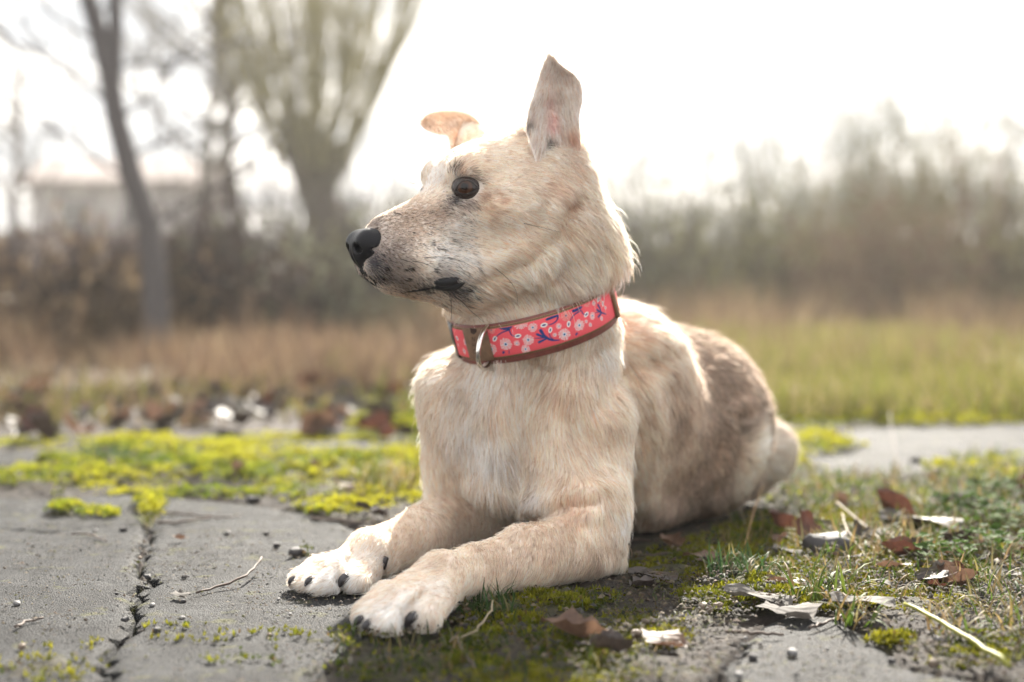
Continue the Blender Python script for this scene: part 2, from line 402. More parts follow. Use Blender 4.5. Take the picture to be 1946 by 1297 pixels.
# ---- moss: tufts of tiny pointed leaves
def moss_obj(name, region, n, seed, size=(.004, .008), tint=1.0, **props):
    r = np.random.default_rng(seed)
    x0, x1, y0, y1 = region
    # even in ground area
    a = G(0, y1)[1]; b = G(0, y0)[1]
    Y = r.uniform(a, b, n * 4); X = r.uniform(-1, 1, n * 4) * np.maximum(abs(x0 - CXP), abs(x1 - CXP)) * Y / FPX
    px, py = grd_pix(X, Y); ok = (px > x0) & (px < x1); X, Y, px, py = X[ok], Y[ok], px[ok], py[ok]
    d, h = moss_field(X, Y)
    clump = fbm(np.stack([X, Y, 0 * X], -1), 60, 77, 3)
    keep = (r.random(len(X)) < d ** 1.5 * np.clip((clump - .2) * 3.2, 0.10, 1)); X, Y, h, clump = X[keep][:n], Y[keep][:n], h[keep][:n], clump[keep][:n]
    near_dog = seg_dist(X, Y, [(0.02, 1.53), (0.1, 1.66), (0.24, 1.92)]) < 0.10
    near_dog |= seg_dist(X, Y, [(0.10, 1.41), (-0.06, 1.28), (-0.12, 1.20)]) < 0.026
    near_dog |= seg_dist(X, Y, [(-0.04, 1.55), (-0.2, 1.35)]) < 0.028
    X, Y, h, clump = X[~near_dog], Y[~near_dog], h[~near_dog], clump[~near_dog]
    m = len(X)
    base = np.where(slab_mask(X, Y), 0.0005, -0.003)
    Z = base + h * r.uniform(.55, 1.0, m) * (0.6 + 0.8 * clump)
    L = r.uniform(size[0], size[1], m) * (0.7 + 0.6 * clump)
    V = []; C = []
    k = 5
    tone = r.uniform(0.7, 1.25, m) * (0.55 + 0.9 * clump); hue = np.clip(r.normal(0.5, 0.22, m) + (clump - .5) + (fbm(np.stack([X, Y, 0 * X], -1), 7, 88, 2) - .45) * 2.2, 0, 1)
    cA = np.array([0.12, 0.18, 0.018]); cB = np.array([0.40, 0.38, 0.03])
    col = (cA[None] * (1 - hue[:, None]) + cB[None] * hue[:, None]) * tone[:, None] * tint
    dry = r.random(m) < 0.05; col[dry] = np.array([.30, .20, .08])
    for j in range(k):
        az = r.uniform(0, 2 * np.pi, m); el = r.uniform(0.25, 1.35, m)
        D = np.stack([np.cos(az) * np.cos(el), np.sin(az) * np.cos(el), np.sin(el)], 1)
        S = np.stack([-np.sin(az), np.cos(az), 0 * az], 1) * (L * 0.20)[:, None]
        p = np.stack([X, Y, Z - 0.001], 1)
        V.append(np.stack([p - S, p + S, p + D * (L * 0.55)[:, None] + S * .8, p + D * L[:, None]], 1))
        C.append(np.repeat(col[:, None] * r.uniform(.8, 1.2, (m, 1, 1)), 4, 1))
    V = np.concatenate(V).reshape(-1, 3); C = np.concatenate(C).reshape(-1, 3)
    F = np.arange(len(V)).reshape(-1, 4)
    F = np.concatenate([F[:, [0, 1, 2]], F[:, [0, 2, 3]]])
    o = mesh_obj(name, V, F, M_moss, None, False, kind='stuff', **props); set_col(o, np.clip(C, 0, 1)); return o
M_moss = attr_mat('moss', rough=0.7, spec=0.08, trans=0.45)
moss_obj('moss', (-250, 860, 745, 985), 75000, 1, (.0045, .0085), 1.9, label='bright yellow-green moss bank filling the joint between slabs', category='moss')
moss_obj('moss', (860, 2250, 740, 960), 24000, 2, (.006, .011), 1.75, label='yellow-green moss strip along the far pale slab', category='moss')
moss_obj('moss', (840, 2250, 960, 1330), 62000, 3, (.0035, .0075), 0.95, label='low dark green moss in the dog\'s shadow', category='moss')  # tint lowered so the moss colour itself carries the shade
moss_obj('moss', (-250, 840, 985, 1330), 9000, 4, (.003, .006), 1.0, label='thin moss specks on the cracked grey slab', category='moss')

# ---- grass blades
def blades(name, spots, seed, mat, cols, **props):
    """spots: pixel centre, radius px, count, height m, lean"""
    r = np.random.default_rng(seed); V = []; F = []; C = []; n0 = 0
    for cx, cy_, rx, ry, cnt, hh, dryf in spots:
        for _ in range(cnt):
            a = r.uniform(0, 2 * np.pi); q = math.sqrt(r.random())
            g = G(cx + rx * q * math.cos(a), max(cy_ + ry * q * math.sin(a), 585))
            if min(seg_dist(np.array([g[0]]), np.array([g[1]]), [(0.0, 1.5), (0.1, 1.66), (0.24, 1.92)])[0], 9) < 0.115: continue
            az = r.uniform(0, 2 * np.pi); ln = hh * r.uniform(.45, 1.15); lean = r.uniform(.35, 1.55); w = ln * r.uniform(.018, .034) + .0004
            dr = np.array([math.cos(az), math.sin(az), 0]); sd = np.array([-math.sin(az), math.cos(az), 0]) * w
            K = 5; p = g.copy()
            for k in range(K):
                t = k / (K - 1); el = math.pi / 2 - lean * (0.25 + 1.15 * t)
                if k: p = p + (dr * math.cos(el) + np.array([0, 0, 1]) * math.sin(el)) * ln / (K - 1)
                p[2] = max(p[2], 0.002)
                ww = sd * (1 - t ** 1.6 * .97); V += [p - ww, p + ww]
            dry = r.random() < dryf
            c = np.array(cols[1] if dry else cols[0]) * r.uniform(.65, 1.3) * np.array([r.uniform(.85, 1.15), 1, r.uniform(.8, 1.2)])
            C += [c] * (2 * K)
            for k in range(K - 1): F.append((n0 + 2 * k, n0 + 2 * k + 1, n0 + 2 * k + 3, n0 + 2 * k + 2))
            n0 += 2 * K
    o = mesh_obj(name, np.array(V), np.array(F), mat, None, True, **props); set_col(o, np.clip(np.array(C), 0, 1)); return o
M_grass = attr_mat('grass_blade', rough=0.6, spec=0.15, trans=0.4)
GC = [(0.13, 0.20, 0.03), (0.42, 0.32, 0.14)]
blades('grass_tuft', [(210, 880, 70, 14, 420, .035, .08)], 11, M_grass, [(0.05, 0.13, 0.04), (0.3, 0.25, 0.1)], label='dark green grass tuft growing out of the moss bank', category='grass tuft')
blades('grass_tuft', [(735, 925, 60, 22, 150, .060, .55), (690, 940, 60, 14, 70, .04, .5)], 12, M_grass, [(0.22, 0.25, 0.04), (0.50, 0.38, 0.15)], label='straw-tipped grass tuft beside the dog\'s far foreleg', category='grass tuft')
blades('grass_tuft', [(930, 1165, 60, 20, 130, .030, .25)], 13, M_grass, [(0.07, 0.13, 0.035), (0.3, 0.25, 0.1)], label='short green grass under the dog\'s near wrist', category='grass tuft')
blades('grass_tuft', [(1400, 1095, 70, 18, 150, .036, .2)], 14, M_grass, [(0.08, 0.15, 0.05), (0.35, 0.28, 0.12)], label='green grass tuft in shade behind the pale flat leaf', category='grass tuft')
blades('grass_tuft', [(283, 972, 22, 34, 100, .026, .2)], 15, M_grass, [(0.22, 0.25, 0.03), (0.4, 0.3, 0.1)], label='small grass sprouting at the head of the slab crack', category='grass tuft')
blades('grass_tuft', [(1560, 1140, 60, 16, 60, .045, .3), (1620, 1190, 40, 14, 30, .04, .5)], 16, M_grass, GC, label='sparse yellow-green sprigs beside the torn pale leaf', category='grass tuft')
blades('grass', [(1600, 930, 150, 30, 330, .030, .45), (1740, 950, 220, 50, 520, .032, .5), (1880, 930, 120, 60, 320, .04, .4), (1650, 1040, 140, 34, 330, .036, .7), (1800, 1010, 160, 40, 330, .032, .45), (1900, 1100, 90, 60, 200, .035, .45), (1480, 1020, 130, 40, 240, .024, .45), (1340, 1010, 130, 30, 200, .020, .45), (1860, 1190, 120, 40, 110, .035, .6), (1720, 1110, 160, 40, 150, .028, .6), (1560, 1090, 120, 30, 150, .024, .5), (1500, 900, 60, 16, 90, .025, .4)], 17, M_grass, GC, kind='stuff')
blades('grass', [(1150, 1180, 220, 50, 160, .018, .4), (780, 1240, 160, 40, 120, .018, .4), (1000, 1265, 300, 40, 160, .02, .4)], 18, M_grass, [(0.08, 0.12, 0.03), (0.3, 0.24, 0.12)], kind='stuff')
# ---- dead leaves
def leaf_mesh(name, seed, lobed, curl, mat):
    r = np.random.default_rng(seed); nu, nv = 7, 11; V = []
    ph = r.uniform(0, 6, 4)
    for i in range(nv):
        t = i / (nv - 1); w = 0.40 * math.sin(math.pi * min(1, t * .93 + .04)) ** .75
        if lobed: w *= 1 + 0.28 * math.sin(t * 16 + ph[0])
        else: w *= 1 + 0.07 * math.sin(t * 30 + ph[0])
        for j in range(nu):
            s = j / (nu - 1) * 2 - 1
            ww = w * (1 + 0.12 * math.sin(t * 9 + ph[1] + (2 if s > 0 else 0)))
            z = curl * (abs(s) ** 1.6) * w * 1.1 + 0.05 * math.sin(t * 7 + ph[2] + s * 2) + curl * 0.35 * (t - .45) ** 2 * 2 + r.normal(0, .008)
            V.append((s * ww * (1 - .25 * curl * abs(s)) * (1 + (r.normal(0, .12) if abs(s) > .9 else 0)), t - .5, z))
    V = np.array(V); V[:, 2] -= V[:, 2].min()
    F = [(i * nu + j, i * nu + j + 1, (i + 1) * nu + j + 1, (i + 1) * nu + j) for i in range(nv - 1) for j in range(nu - 1)]
    # stalk
    b = len(V); V = np.vstack([V, [(-.012, -.5, V[nu // 2, 2]), (.012, -.5, V[nu // 2, 2]), (.02, -.78, V[nu // 2, 2] + .06), (0, -.78, V[nu // 2, 2] + .06)]]); F.append((b, b + 1, b + 2, b + 3))
    me = bpy.data.meshes.new(name); me.from_pydata([tuple(v) for v in V], [], F); me.materials.append(mat)
    me.polygons.foreach_set('use_smooth', np.ones(len(me.polygons), bool)); return me
def leaf_mat(name, c1, c2, trans=0.25, rough=0.6):
    m, nt, b = mat_new(name); out = nt.nodes['Material Output']
    tc = nt.nodes.new('ShaderNodeTexCoord'); nz = nt.nodes.new('ShaderNodeTexNoise'); nz.inputs['Scale'].default_value = 5; nz.inputs['Detail'].default_value = 8; nz.inputs['Roughness'].default_value = .7
    oi = nt.nodes.new('ShaderNodeObjectInfo'); cr = nt.nodes.new('ShaderNodeValToRGB'); cr.color_ramp.elements[0].position = .35; cr.color_ramp.elements[0].color = (*c1, 1); cr.color_ramp.elements[1].position = .65; cr.color_ramp.elements[1].color = (*c2, 1)
    wv = nt.nodes.new('ShaderNodeTexWave'); wv.inputs['Scale'].default_value = 3.2; wv.inputs['Distortion'].default_value = 1.5; wv.bands_direction = 'DIAGONAL'
    bp = nt.nodes.new('ShaderNodeBump'); bp.inputs['Strength'].default_value = .10; bp.inputs['Distance'].default_value = .02
    tr = nt.nodes.new('ShaderNodeBsdfTranslucent'); mx = nt.nodes.new('ShaderNodeMixShader'); mx.inputs[0].default_value = trans
    nt.links.new(tc.outputs['Object'], nz.inputs['Vector']); nt.links.new(tc.outputs['Object'], wv.inputs['Vector']); nt.links.new(nz.outputs[0], cr.inputs[0]); nt.links.new(cr.outputs[0], b.inputs['Base Color']); nt.links.new(cr.outputs[0], tr.inputs['Color'])
    nt.links.new(wv.outputs['Fac'], bp.inputs['Height']); nt.links.new(bp.outputs[0], b.inputs['Normal'])
    b.inputs['Roughness'].default_value = rough; nt.links.new(b.outputs[0], mx.inputs[1]); nt.links.new(tr.outputs[0], mx.inputs[2]); nt.links.new(mx.outputs[0], out.inputs['Surface']); return m
LM = {'pale': leaf_mat('leaf_pale', (.07, .063, .057), (.135, .123, .11), .1, .85), 'brown': leaf_mat('leaf_brown', (.09, .05, .035), (.17, .10, .065), .3), 'red': leaf_mat('leaf_red', (.05, .020, .015), (.10, .040, .026), .3), 'dark': leaf_mat('leaf_dark', (.024, .018, .017), (.06, .043, .036), .1, .6)}
LMESH = {}
for kd in LM:
    LMESH[kd] = [leaf_mesh('dead_leaf', 10 * i + len(kd), i % 2 == 1, [.15, .5, .9][i % 3] if kd != 'pale' else [.08, .2, .35][i % 3], LM[kd]) for i in range(3)]
LSH = ['flat', 'lobed half-curled', 'tightly curled']
def size_word(L, a, b): return 'small' if L < a else ('large' if L > b else 'mid-sized')
def leaf(px, py, L, kd, rz, var=0, tilt=(0, 0), z=0.0, label=None, group=None):
    o = bpy.data.objects.new('dead_leaf', LMESH[kd][var]); COL.objects.link(o)
    g = G(px, py); o.location = (g[0], g[1], 0.003 + z); s = L
    o.scale = (s, s, s); o.rotation_euler = (tilt[0], tilt[1], rz)
    o['label'] = label; o['category'] = 'leaf'
    if group: o['group'] = group
    return o
leaf(1440, 1150, .062, 'pale', 1.2, 0, (.12, .05), .002, 'pale grey flat dead leaf with a torn edge, below the grass in the shadow')
leaf(1500, 1172, .060, 'pale', .5, 1, (0, 0), .0, 'bleached leaf scrap lying against the pale flat leaf')
leaf(1640, 1165, .060, 'pale', 1.7, 0, (.10, 0), .004, 'pale torn leaf lying flat in sunlight by the sprigs')
leaf(1690, 990, .058, 'red', 1.4, 2, (.55, .1), .006, 'dark red curled leaf glowing in the backlight, largest of the red ones')
leaf(1750, 1010, .10, 'dark', 1.5, 0, (.1, 0), .002, 'dark grey leaf under the large curled red leaf')
leaf(1840, 975, .085, 'pale', 1.6, 2, (.15, 0), .002, 'pale leaf beyond the large curled red leaf')
leaf(1525, 1030, .042, 'red', .3, 1, (1.0, .3), .012, 'upright reddish brown folded leaf leaning on a clod')
leaf(1480, 1015, .040, 'red', 1.9, 2, (.5, 0), .004, 'dark red-brown leaf beside the dog\'s pale hind end')
leaf(1495, 1058, .034, 'pale', .9, 0, (.05, .1), .002, 'small pale scrap under the upright folded leaf')
leaf(1560, 1010, .045, 'pale', 2.0, 1, (.2, .1), .004, 'crumpled whitish leaf behind the upright folded leaf')
leaf(1340, 1075, .046, 'brown', 1.5, 0, (.08, .05), .003, 'flat brown leaf lying on moss in the dog\'s shadow')
leaf(1275, 1045, .036, 'brown', .4, 1, (.15, 0), .002, 'small brown crumpled leaf close to the dog\'s belly')
leaf(1240, 1105, .050, 'dark', 1.2, 0, (.05, 0), .0, 'dark wet leaf beside the dog\'s elbow')
leaf(1225, 1125, .036, 'dark', 2.2, 1, (.1, 0), .001, 'small wet dark leaf below the leaf at the elbow')
leaf(1090, 1222, .055, 'brown', 1.4, 1, (.1, .1), .002, 'grey-brown twisted leaf in the shade before the dog')
leaf(1260, 1230, .045, 'brown', .7, 0, (.1, 0), .001, 'dull brown leaf at the rim of the dog\'s shadow')
leaf(1160, 1250, .035, 'dark', 1.9, 2, (.1, 0), .001, 'dark curled leaf scrap in the soil before the dog')
leaf(705, 985, .045, 'dark', 1.3, 1, (.25, .2), .004, 'dark curled leaf under the straw-tipped grass tuft')
leaf(660, 940, .03, 'brown', .6, 0, (.3, 0), .006, 'thin brown leaf scrap on the moss near the far foreleg')
leaf(445, 915, .030, 'brown', .5, 2, (.7, .2), .012, 'small folded brown leaf standing on the moss bank')
leaf(595, 905, .026, 'brown', 1.2, 1, (.6, .2), .014, 'pinkish brown leaf flake stuck in the moss bank')
leaf(340, 1030, .016, 'brown', 1.5, 1, (.1, 0), .0, 'tiny curled brown flake on the cracked slab')
leaf(345, 1138, .020, 'pale', .6, 1, (.1, 0), .0, 'tiny pinkish scrap on the grey slab beside the twig')
rl = np.random.default_rng(23)
for i in range(46):                                # loose leaves in the sunlit grass on the right
    px, py = rl.uniform(1450, 2050), rl.uniform(905, 1130)
    if px < 1560 and py < 960: py += 60
    kd = ['brown', 'dark', 'pale', 'brown', 'red', 'dark'][i % 6]
    L_, v_ = rl.uniform(.016, .042), int(rl.integers(3))
    leaf(px, py, L_, kd, rl.uniform(0, 6.28), v_, (rl.normal(0, .3), rl.normal(0, .3)), rl.uniform(0, .006),
         size_word(L_, .024, .034) + ' ' + LSH[v_] + ' ' + {'red': 'reddish'}.get(kd, kd) + ' dead leaf lying in the sunlit grass', 'dead leaves in the sunlit grass')
for i in range(150):                               # the litter beyond the moss bank
    px, py = rl.uniform(-120, 830), 745 + 95 * rl.random() ** 1.3
    if 150 < px < 520 and py > 815: continue
    kd = ['dark', 'dark', 'brown', 'dark', 'red', 'pale'][int(rl.integers(6))]
    L_, v_ = rl.uniform(.04, .10), int(rl.integers(3))
    leaf(px, py, L_, kd, rl.uniform(0, 6.28), v_, (rl.normal(0, .5), rl.normal(0, .5)), rl.uniform(0, .02),
         size_word(L_, .06, .08) + ' ' + LSH[v_] + ' ' + {'red': 'reddish'}.get(kd, kd) + ' dead leaf in the litter beyond the moss bank', 'leaf litter beyond the moss bank')
# ---- twigs
M_twig = simple('twig_bark', (.085, .060, .048), .7, noise=.35, nscale=90, bump=.4)
M_straw = simple('straw', (.34, .28, .19), .6, noise=.2, nscale=60, trans=.25)
def twig(pl, r0, r1, label, mat=None, zs=None, name='twig'):
    pts = np.array([G(px, py) + np.array([0, 0, (zs[i] if zs else .003)]) for i, (px, py) in enumerate(pl)])
    n = max(8, len(pl) * 4); pts = resample(pts, n); pts += np.random.default_rng(len(label)).normal(0, .0006, pts.shape)
    mb = MB(); mb.tube(pts - pts[0], np.linspace(r0, r1, n), 6); o = mb.build(name, mat or M_twig); o.location = pts[0]; o['label'] = label; o['category'] = 'twig'; return o
twig([(374, 1131), (420, 1118), (462, 1112), (498, 1085)], .0011, .0014, 'thin bent twig lying on the grey slab beside the far paw', None, [.001, .004, .006, .012])
twig([(318, 979), (370, 984), (425, 990), (455, 985)], .0016, .001, 'dark twig lying across the slab behind the crack')
twig([(300, 1000), (360, 995), (400, 988)], .0022, .0012, 'short dark stick touching the mossy sprig at the crack')
twig([(135, 1020), (165, 1018), (205, 1033)], .0012, .0009, 'thin forked twig on the left part of the slab')
twig([(30, 1198), (55, 1185), (85, 1180)], .0014, .001, 'short twig on the slab well left of the crack')
twig([(355, 940), (400, 936), (455, 928)], .0030, .0018, 'dark stick along the front edge of the moss bank')
twig([(105, 908), (150, 905), (190, 906)], .0030, .002, 'dark stick buried in the left of the moss bank')
twig([(590, 990), (650, 994), (700, 1000)], .0022, .0014, 'dark stick below the straw-tipped grass tuft')
twig([(1185, 1030), (1250, 1033), (1315, 1028)], .0012, .0009, 'thin twig running out from under the dog\'s belly')
twig([(1215, 1062), (1290, 1055), (1330, 1045)], .0010, .0007, 'thin dark twig parallel to the belly')
twig([(1370, 1075), (1440, 1072), (1500, 1068)], .0016, .001, 'dark twig in front of the upright folded leaf')
twig([(1380, 1205), (1440, 1212), (1490, 1212)], .0018, .0012, 'dark twig along the edge of the sunlit concrete')
twig([(1540, 1200), (1580, 1185), (1600, 1178)], .0014, .001, 'short twig in front of the torn pale leaf')
twig([(1590, 985), (1630, 1010), (1670, 1035), (1700, 1065)], .0014, .0008, 'pale curved stem crossing the grass by the red leaf', M_straw, [.02, .014, .008, .003])
twig([(1600, 1000), (1610, 1030), (1650, 1070)], .0012, .0008, 'bleached straw stalk by the big red leaf', M_straw, [.016, .012, .004])
twig([(1720, 1190), (1790, 1225), (1860, 1262), (1920, 1290)], .0016, .0024, 'long yellow-green grass stalk over the right-hand concrete', simple('green_stalk', (.30, .30, .05), .5, trans=.3), [.02, .018, .015, .01])
twig([(1395, 965), (1410, 1000), (1420, 1020)], .0007, .0005, 'thin orange stem by the dog\'s hind end', M_straw, [.03, .015, .003])
twig([(1450, 975), (1430, 1010), (1415, 1045)], .0008, .0006, 'orange stem slanting past the hind end', simple('orange_stem', (.40, .22, .08), .5), [.035, .02, .004])
twig([(870, 1225), (900, 1222), (930, 1200), (938, 1182)], .0010, .0007, 'pale stem bending in the shade before the near paw', M_straw, [.004, .008, .014, .018])
twig([(868, 1215), (880, 1245), (905, 1280)], .0016, .0010, 'grey twig lying in front of the near paw')
twig([(1690, 860), (1700, 890), (1712, 905)], .0009, .0012, 'bare upright stem before the far pale slab', None, [.07, .03, .0])
# ---- pebbles and clods
PM = [simple('stone_grey', (.15, .145, .145), .6, noise=.25, nscale=60, bump=.3), simple('stone_dark', (.05, .047, .05), .7, noise=.3, nscale=60, bump=.5), simple('stone_tan', (.2, .15, .11), .6, noise=.25, nscale=60, bump=.3)]
def rock_mesh(seed, mat, rough):
    r = np.random.default_rng(seed); nu, nv = 12, 8; V = []; sc = np.array([1, r.uniform(.65, .9), r.uniform(.5, .75)])
    for i in range(nv + 1):
        th = math.pi * i / nv
        for j in range(nu):
            a = 2 * math.pi * j / nu; d = np.array([math.sin(th) * math.cos(a), math.sin(th) * math.sin(a), math.cos(th)])
            V.append(d * sc * (1 + rough * (vnoise(d[None] * 1.7 + seed, 1.0, seed)[0] - .5)))
    V = np.array(V); V[:, 2] -= V[:, 2].min() * .75
    me = bpy.data.meshes.new('pebble'); me.from_pydata([tuple(v) for v in V], [], [(i * nu + j, (i + 1) * nu + j, (i + 1) * nu + (j + 1) % nu, i * nu + (j + 1) % nu) for i in range(nv) for j in range(nu)])
    me.materials.append(mat); me.polygons.foreach_set('use_smooth', np.ones(len(me.polygons), bool)); return me
RK = [rock_mesh(3 + i, PM[i % 3], .25 if i % 3 == 0 else .9) for i in range(6)]
def pebble(px, py, r, v, label, name='pebble', group=None, cat='stone'):
    o = bpy.data.objects.new(name, RK[v]); COL.objects.link(o); g = G(px, py); o.location = (g[0], g[1], -r * .12); o.scale = (r, r, r); o.rotation_euler = (0, 0, px % 6.0)
    o['label'] = label; o['category'] = cat
    if group: o['group'] = group
pebble(1288, 1087, .0085, 0, 'smooth grey pebble near the flat brown leaf in the shadow')
pebble(1208, 1098, .006, 3, 'grey pebble touching the dog\'s elbow')
pebble(1575, 1055, .022, 1, 'dark round clod behind the upright folded leaf', 'clod', None, 'clod')
pebble(1780, 905, .014, 4, 'black clod at the near edge of the far slab', 'clod', None, 'clod')
pebble(562, 1056, .008, 1, 'black clod with a moss tip beside the far paw', 'clod', None, 'clod')
pebble(526, 1040, .005, 4, 'small black crumb on the slab beyond the far paw', 'clod', None, 'clod')
pebble(480, 956, .009, 1, 'dark crumb at the front of the moss bank', 'clod', None, 'clod')
pebble(578, 960, .007, 4, 'dark crumb beside the small moss cushion', 'clod', None, 'clod')
pebble(80, 878, .012, 1, 'dark clod on the pale slab behind the moss bank', 'clod', None, 'clod')
pebble(1740, 878, .009, 4, 'dark crumb lying on the far pale slab', 'clod', None, 'clod')
pebble(1505, 1245, .006, 0, 'grey pebble at the edge of the sunlit concrete')
pebble(1528, 1158, .006, 3, 'rounded tan-grey pebble between the pale leaves')
pebble(1340, 1165, .007, 2, 'reddish tan pebble in the shadow near the pale flat leaf')
pebble(1210, 1210, .005, 5, 'tan pebble in the shade before the dog\'s elbow')
rp = np.random.default_rng(31)
for i in range(60):
    side = i % 3
    if side == 0: px, py, lb, gr = rp.uniform(0, 560), rp.uniform(1000, 1240), 'dark crumb of soil on the cracked grey slab', 'crumbs on the slab'
    elif side == 1: px, py, lb, gr = rp.uniform(900, 1420), rp.uniform(1110, 1290), 'small stone in the shaded soil before the dog', 'stones in the shaded soil'
    else: px, py, lb, gr = rp.uniform(1420, 1946), rp.uniform(1060, 1290), 'small stone in the sunlit soil on the right', 'stones in the sunlit soil'
    pebble(px, py, rp.uniform(.0018, .005), int(rp.choice([1, 4, 0, 2])), lb, 'pebble', gr)
# ---- leafy weeds on the right
M_weed = attr_mat('weed_leaf', rough=.7, spec=.12, trans=.4)
def weed(px, py, rad, n, seed, label):
    r = np.random.default_rng(seed); g = G(px, py); root = empty('weed', g, label=label, category='weed', group='leafy weeds in the grass')
    V = []; F = []; C = []
    st = MB()
    for i in range(n):
        a = r.uniform(0, 6.28); q = rad * math.sqrt(r.random()); h = r.uniform(.008, .03); c = np.array([q * math.cos(a), q * math.sin(a), h])
        L = r.uniform(.006, .012); az = r.uniform(0, 6.28); el = r.uniform(-.2, .7)
        d = np.array([math.cos(az) * math.cos(el), math.sin(az) * math.cos(el), math.sin(el)]); s = np.array([-math.sin(az), math.cos(az), 0]); nn = np.cross(s, d)
        b = len(V)
        for t, w in ((0, .12), (.35, .42), (.75, .46), (1, .1)):
            for sg in (-1, 0, 1): V.append(c + d * L * t + s * sg * w * L - nn * (.10 * L * abs(sg)) - nn * .15 * L * (t - .5) ** 2)
        for k in range(3):
            for m in range(2): F.append((b + k * 3 + m, b + k * 3 + m + 1, b + (k + 1) * 3 + m + 1, b + (k + 1) * 3 + m))
        C += [np.array([.10, .19, .035]) * r.uniform(.6, 1.4)] * 12
        if i % 3 == 0: st.tube([(c[0] * .4, c[1] * .4, 0), tuple(c * [.8, .8, .6]), tuple(c)], [.0008, .0006, .0005], 5)
    o = mesh_obj('foliage', V, F, M_weed, root, True, kind='stuff'); set_col(o, np.clip(C, 0, 1)); st.build('stem', M_straw, root)
for i, (px, py, rad, n) in enumerate([(1840, 985, .05, 110), (1910, 1010, .05, 120), (1890, 955, .05, 90), (1780, 1075, .035, 60), (1880, 1060, .04, 70), (1940, 960, .05, 90)]):
    weed(px, py, rad, n, 50 + i, ['broad green weed mat next to the pale leaf by the red one', 'dense green weed mat beside the broad one', 'green weed behind the broad weed mat', 'small sparse weed at the rim of the bare soil', 'weed between the dense mat and the bare soil', 'outermost green weed near the far slab'][i])

# ---- fine litter: crumbs, needles, flakes of leaf and bark, too many to count
def litter(n, seed):
    r = np.random.default_rng(seed); Y = r.uniform(1.0, 2.6, n * 3); X = r.uniform(-1.0, 1.0, n * 3) * 1050 * Y / FPX
    px, py = grd_pix(X, Y); sl = slab_mask(X, Y); cl = fbm(np.stack([X, Y, 0 * X], -1), 18, 66, 3)
    pr = (1 - .75 * moss_field(X, Y)[0]) * np.where(sl, .35, np.where(px > 1150, 1.0, .6)) * np.clip((cl - .2) * 2.2, .1, 1)
    k = r.random(len(X)) < pr; X, Y, sl = X[k][:n], Y[k][:n], sl[k][:n]; m = len(X)
    _, mh = moss_field(X, Y)
    dogd = np.minimum(seg_dist(X, Y, [(0.02, 1.53), (0.1, 1.66), (0.24, 1.92)]) - .07, np.minimum(seg_dist(X, Y, [(0.10, 1.41), (-0.06, 1.28), (-0.12, 1.20)]), seg_dist(X, Y, [(-0.04, 1.55), (-0.2, 1.35)])))
    k = dogd > .03; X, Y, sl, mh = X[k], Y[k], sl[k], mh[k]; m = len(X)
    kind = r.integers(4, size=m)
    L = np.select([kind == 0, kind == 1, kind == 2], [r.uniform(.006, .018, m), r.uniform(.0015, .004, m), r.uniform(.003, .009, m)], r.uniform(.002, .006, m)) * np.where(sl, .6, 1)
    W = np.select([kind == 0, kind == 1, kind == 2], [r.uniform(.0004, .0009, m), L * .8, L * .5], L * .6)
    az = r.uniform(0, 6.28, m); el = r.normal(0, .22, m); d = np.stack([np.cos(az) * np.cos(el), np.sin(az) * np.cos(el), np.sin(el)], 1); s_ = np.stack([-np.sin(az), np.cos(az), r.normal(0, .4, m)], 1)
    c = np.stack([X, Y, np.where(sl, .002, .004) + mh * .7 + L * .12 + r.uniform(0, .004, m) * (~sl)], 1); up = np.array([0, 0, 1.0]) * (W * .55)[:, None]
    a = c - d * L[:, None] / 2; b = c + d * L[:, None] / 2; l = c + s_ * W[:, None] / 2; q = c - s_ * W[:, None] / 2; t = c + up; V = np.stack([a, l, b, q, t], 1).reshape(-1, 3)
    o5 = (np.arange(m) * 5)[:, None]; F = np.concatenate([o5 + np.array([[i, j, 4]]) for i, j in ((0, 3), (3, 2), (2, 1), (1, 0))])
    pal = np.array([(.12, .08, .055), (.025, .022, .022), (.20, .16, .11), (.05, .04, .033), (.07, .065, .06), (.10, .10, .025)]); C = np.repeat(pal[r.integers(6, size=m)] * r.uniform(.6, 1.3, (m, 1)), 5, 0)
    ob = mesh_obj('litter', V, F, attr_mat('litter_bits', rough=.8, spec=.2), None, False, kind='stuff'); set_col(ob, np.clip(C, 0, 1))
litter(32000, 9)
# ================================================================== BEYOND THE SLABS
class Twigs:
    """three-sided stems in bulk"""
    def __init__(s): s.V = []; s.F = []; s.C = []; s.n = 0
    def stem(s, pts, r0, r1, col, sides=3):
        pts = np.asarray(pts, float); n = len(pts); t = norm(np.gradient(pts, axis=0))
        u = norm(np.cross(t, np.array([.3, .2, .93]))); w = np.cross(t, u); rr = np.linspace(r0, r1, n)[:, None, None]
        a = np.arange(sides) * 2 * np.pi / sides
        V = pts[:, None] + rr * (np.cos(a)[None, :, None] * u[:, None] + np.sin(a)[None, :, None] * w[:, None])
        s.V.append(V.reshape(-1, 3))
        i = np.arange(n - 1)[:, None] * sides; j = np.arange(sides)[None]; k = (np.arange(sides) + 1)[None] % sides
        s.F.append(np.stack([i + j, i + k, i + sides + k, i + sides + j], -1).reshape(-1, 4) + s.n)
        s.C.append(np.tile(col, (n * sides, 1))); s.n += n * sides
    def leaf(s, p, d, w, L, col):
        sd = norm(np.cross(d, np.array([.2, .9, .4]))) * w
        s.V.append(np.array([p, p + d * L * .5 + sd, p + d * L, p + d * L * .5 - sd])); s.F.append(np.arange(4)[None] + s.n); s.C.append(np.tile(col, (4, 1))); s.n += 4
    def build(s, name, mat, parent=None, **props):
        V = np.concatenate(s.V)
        if parent is not None: V = V - np.array(parent.location)
        o = mesh_obj(name, V, np.concatenate(s.F), mat, parent, True, **props); set_col(o, np.clip(np.concatenate(s.C), 0, 1)); return o
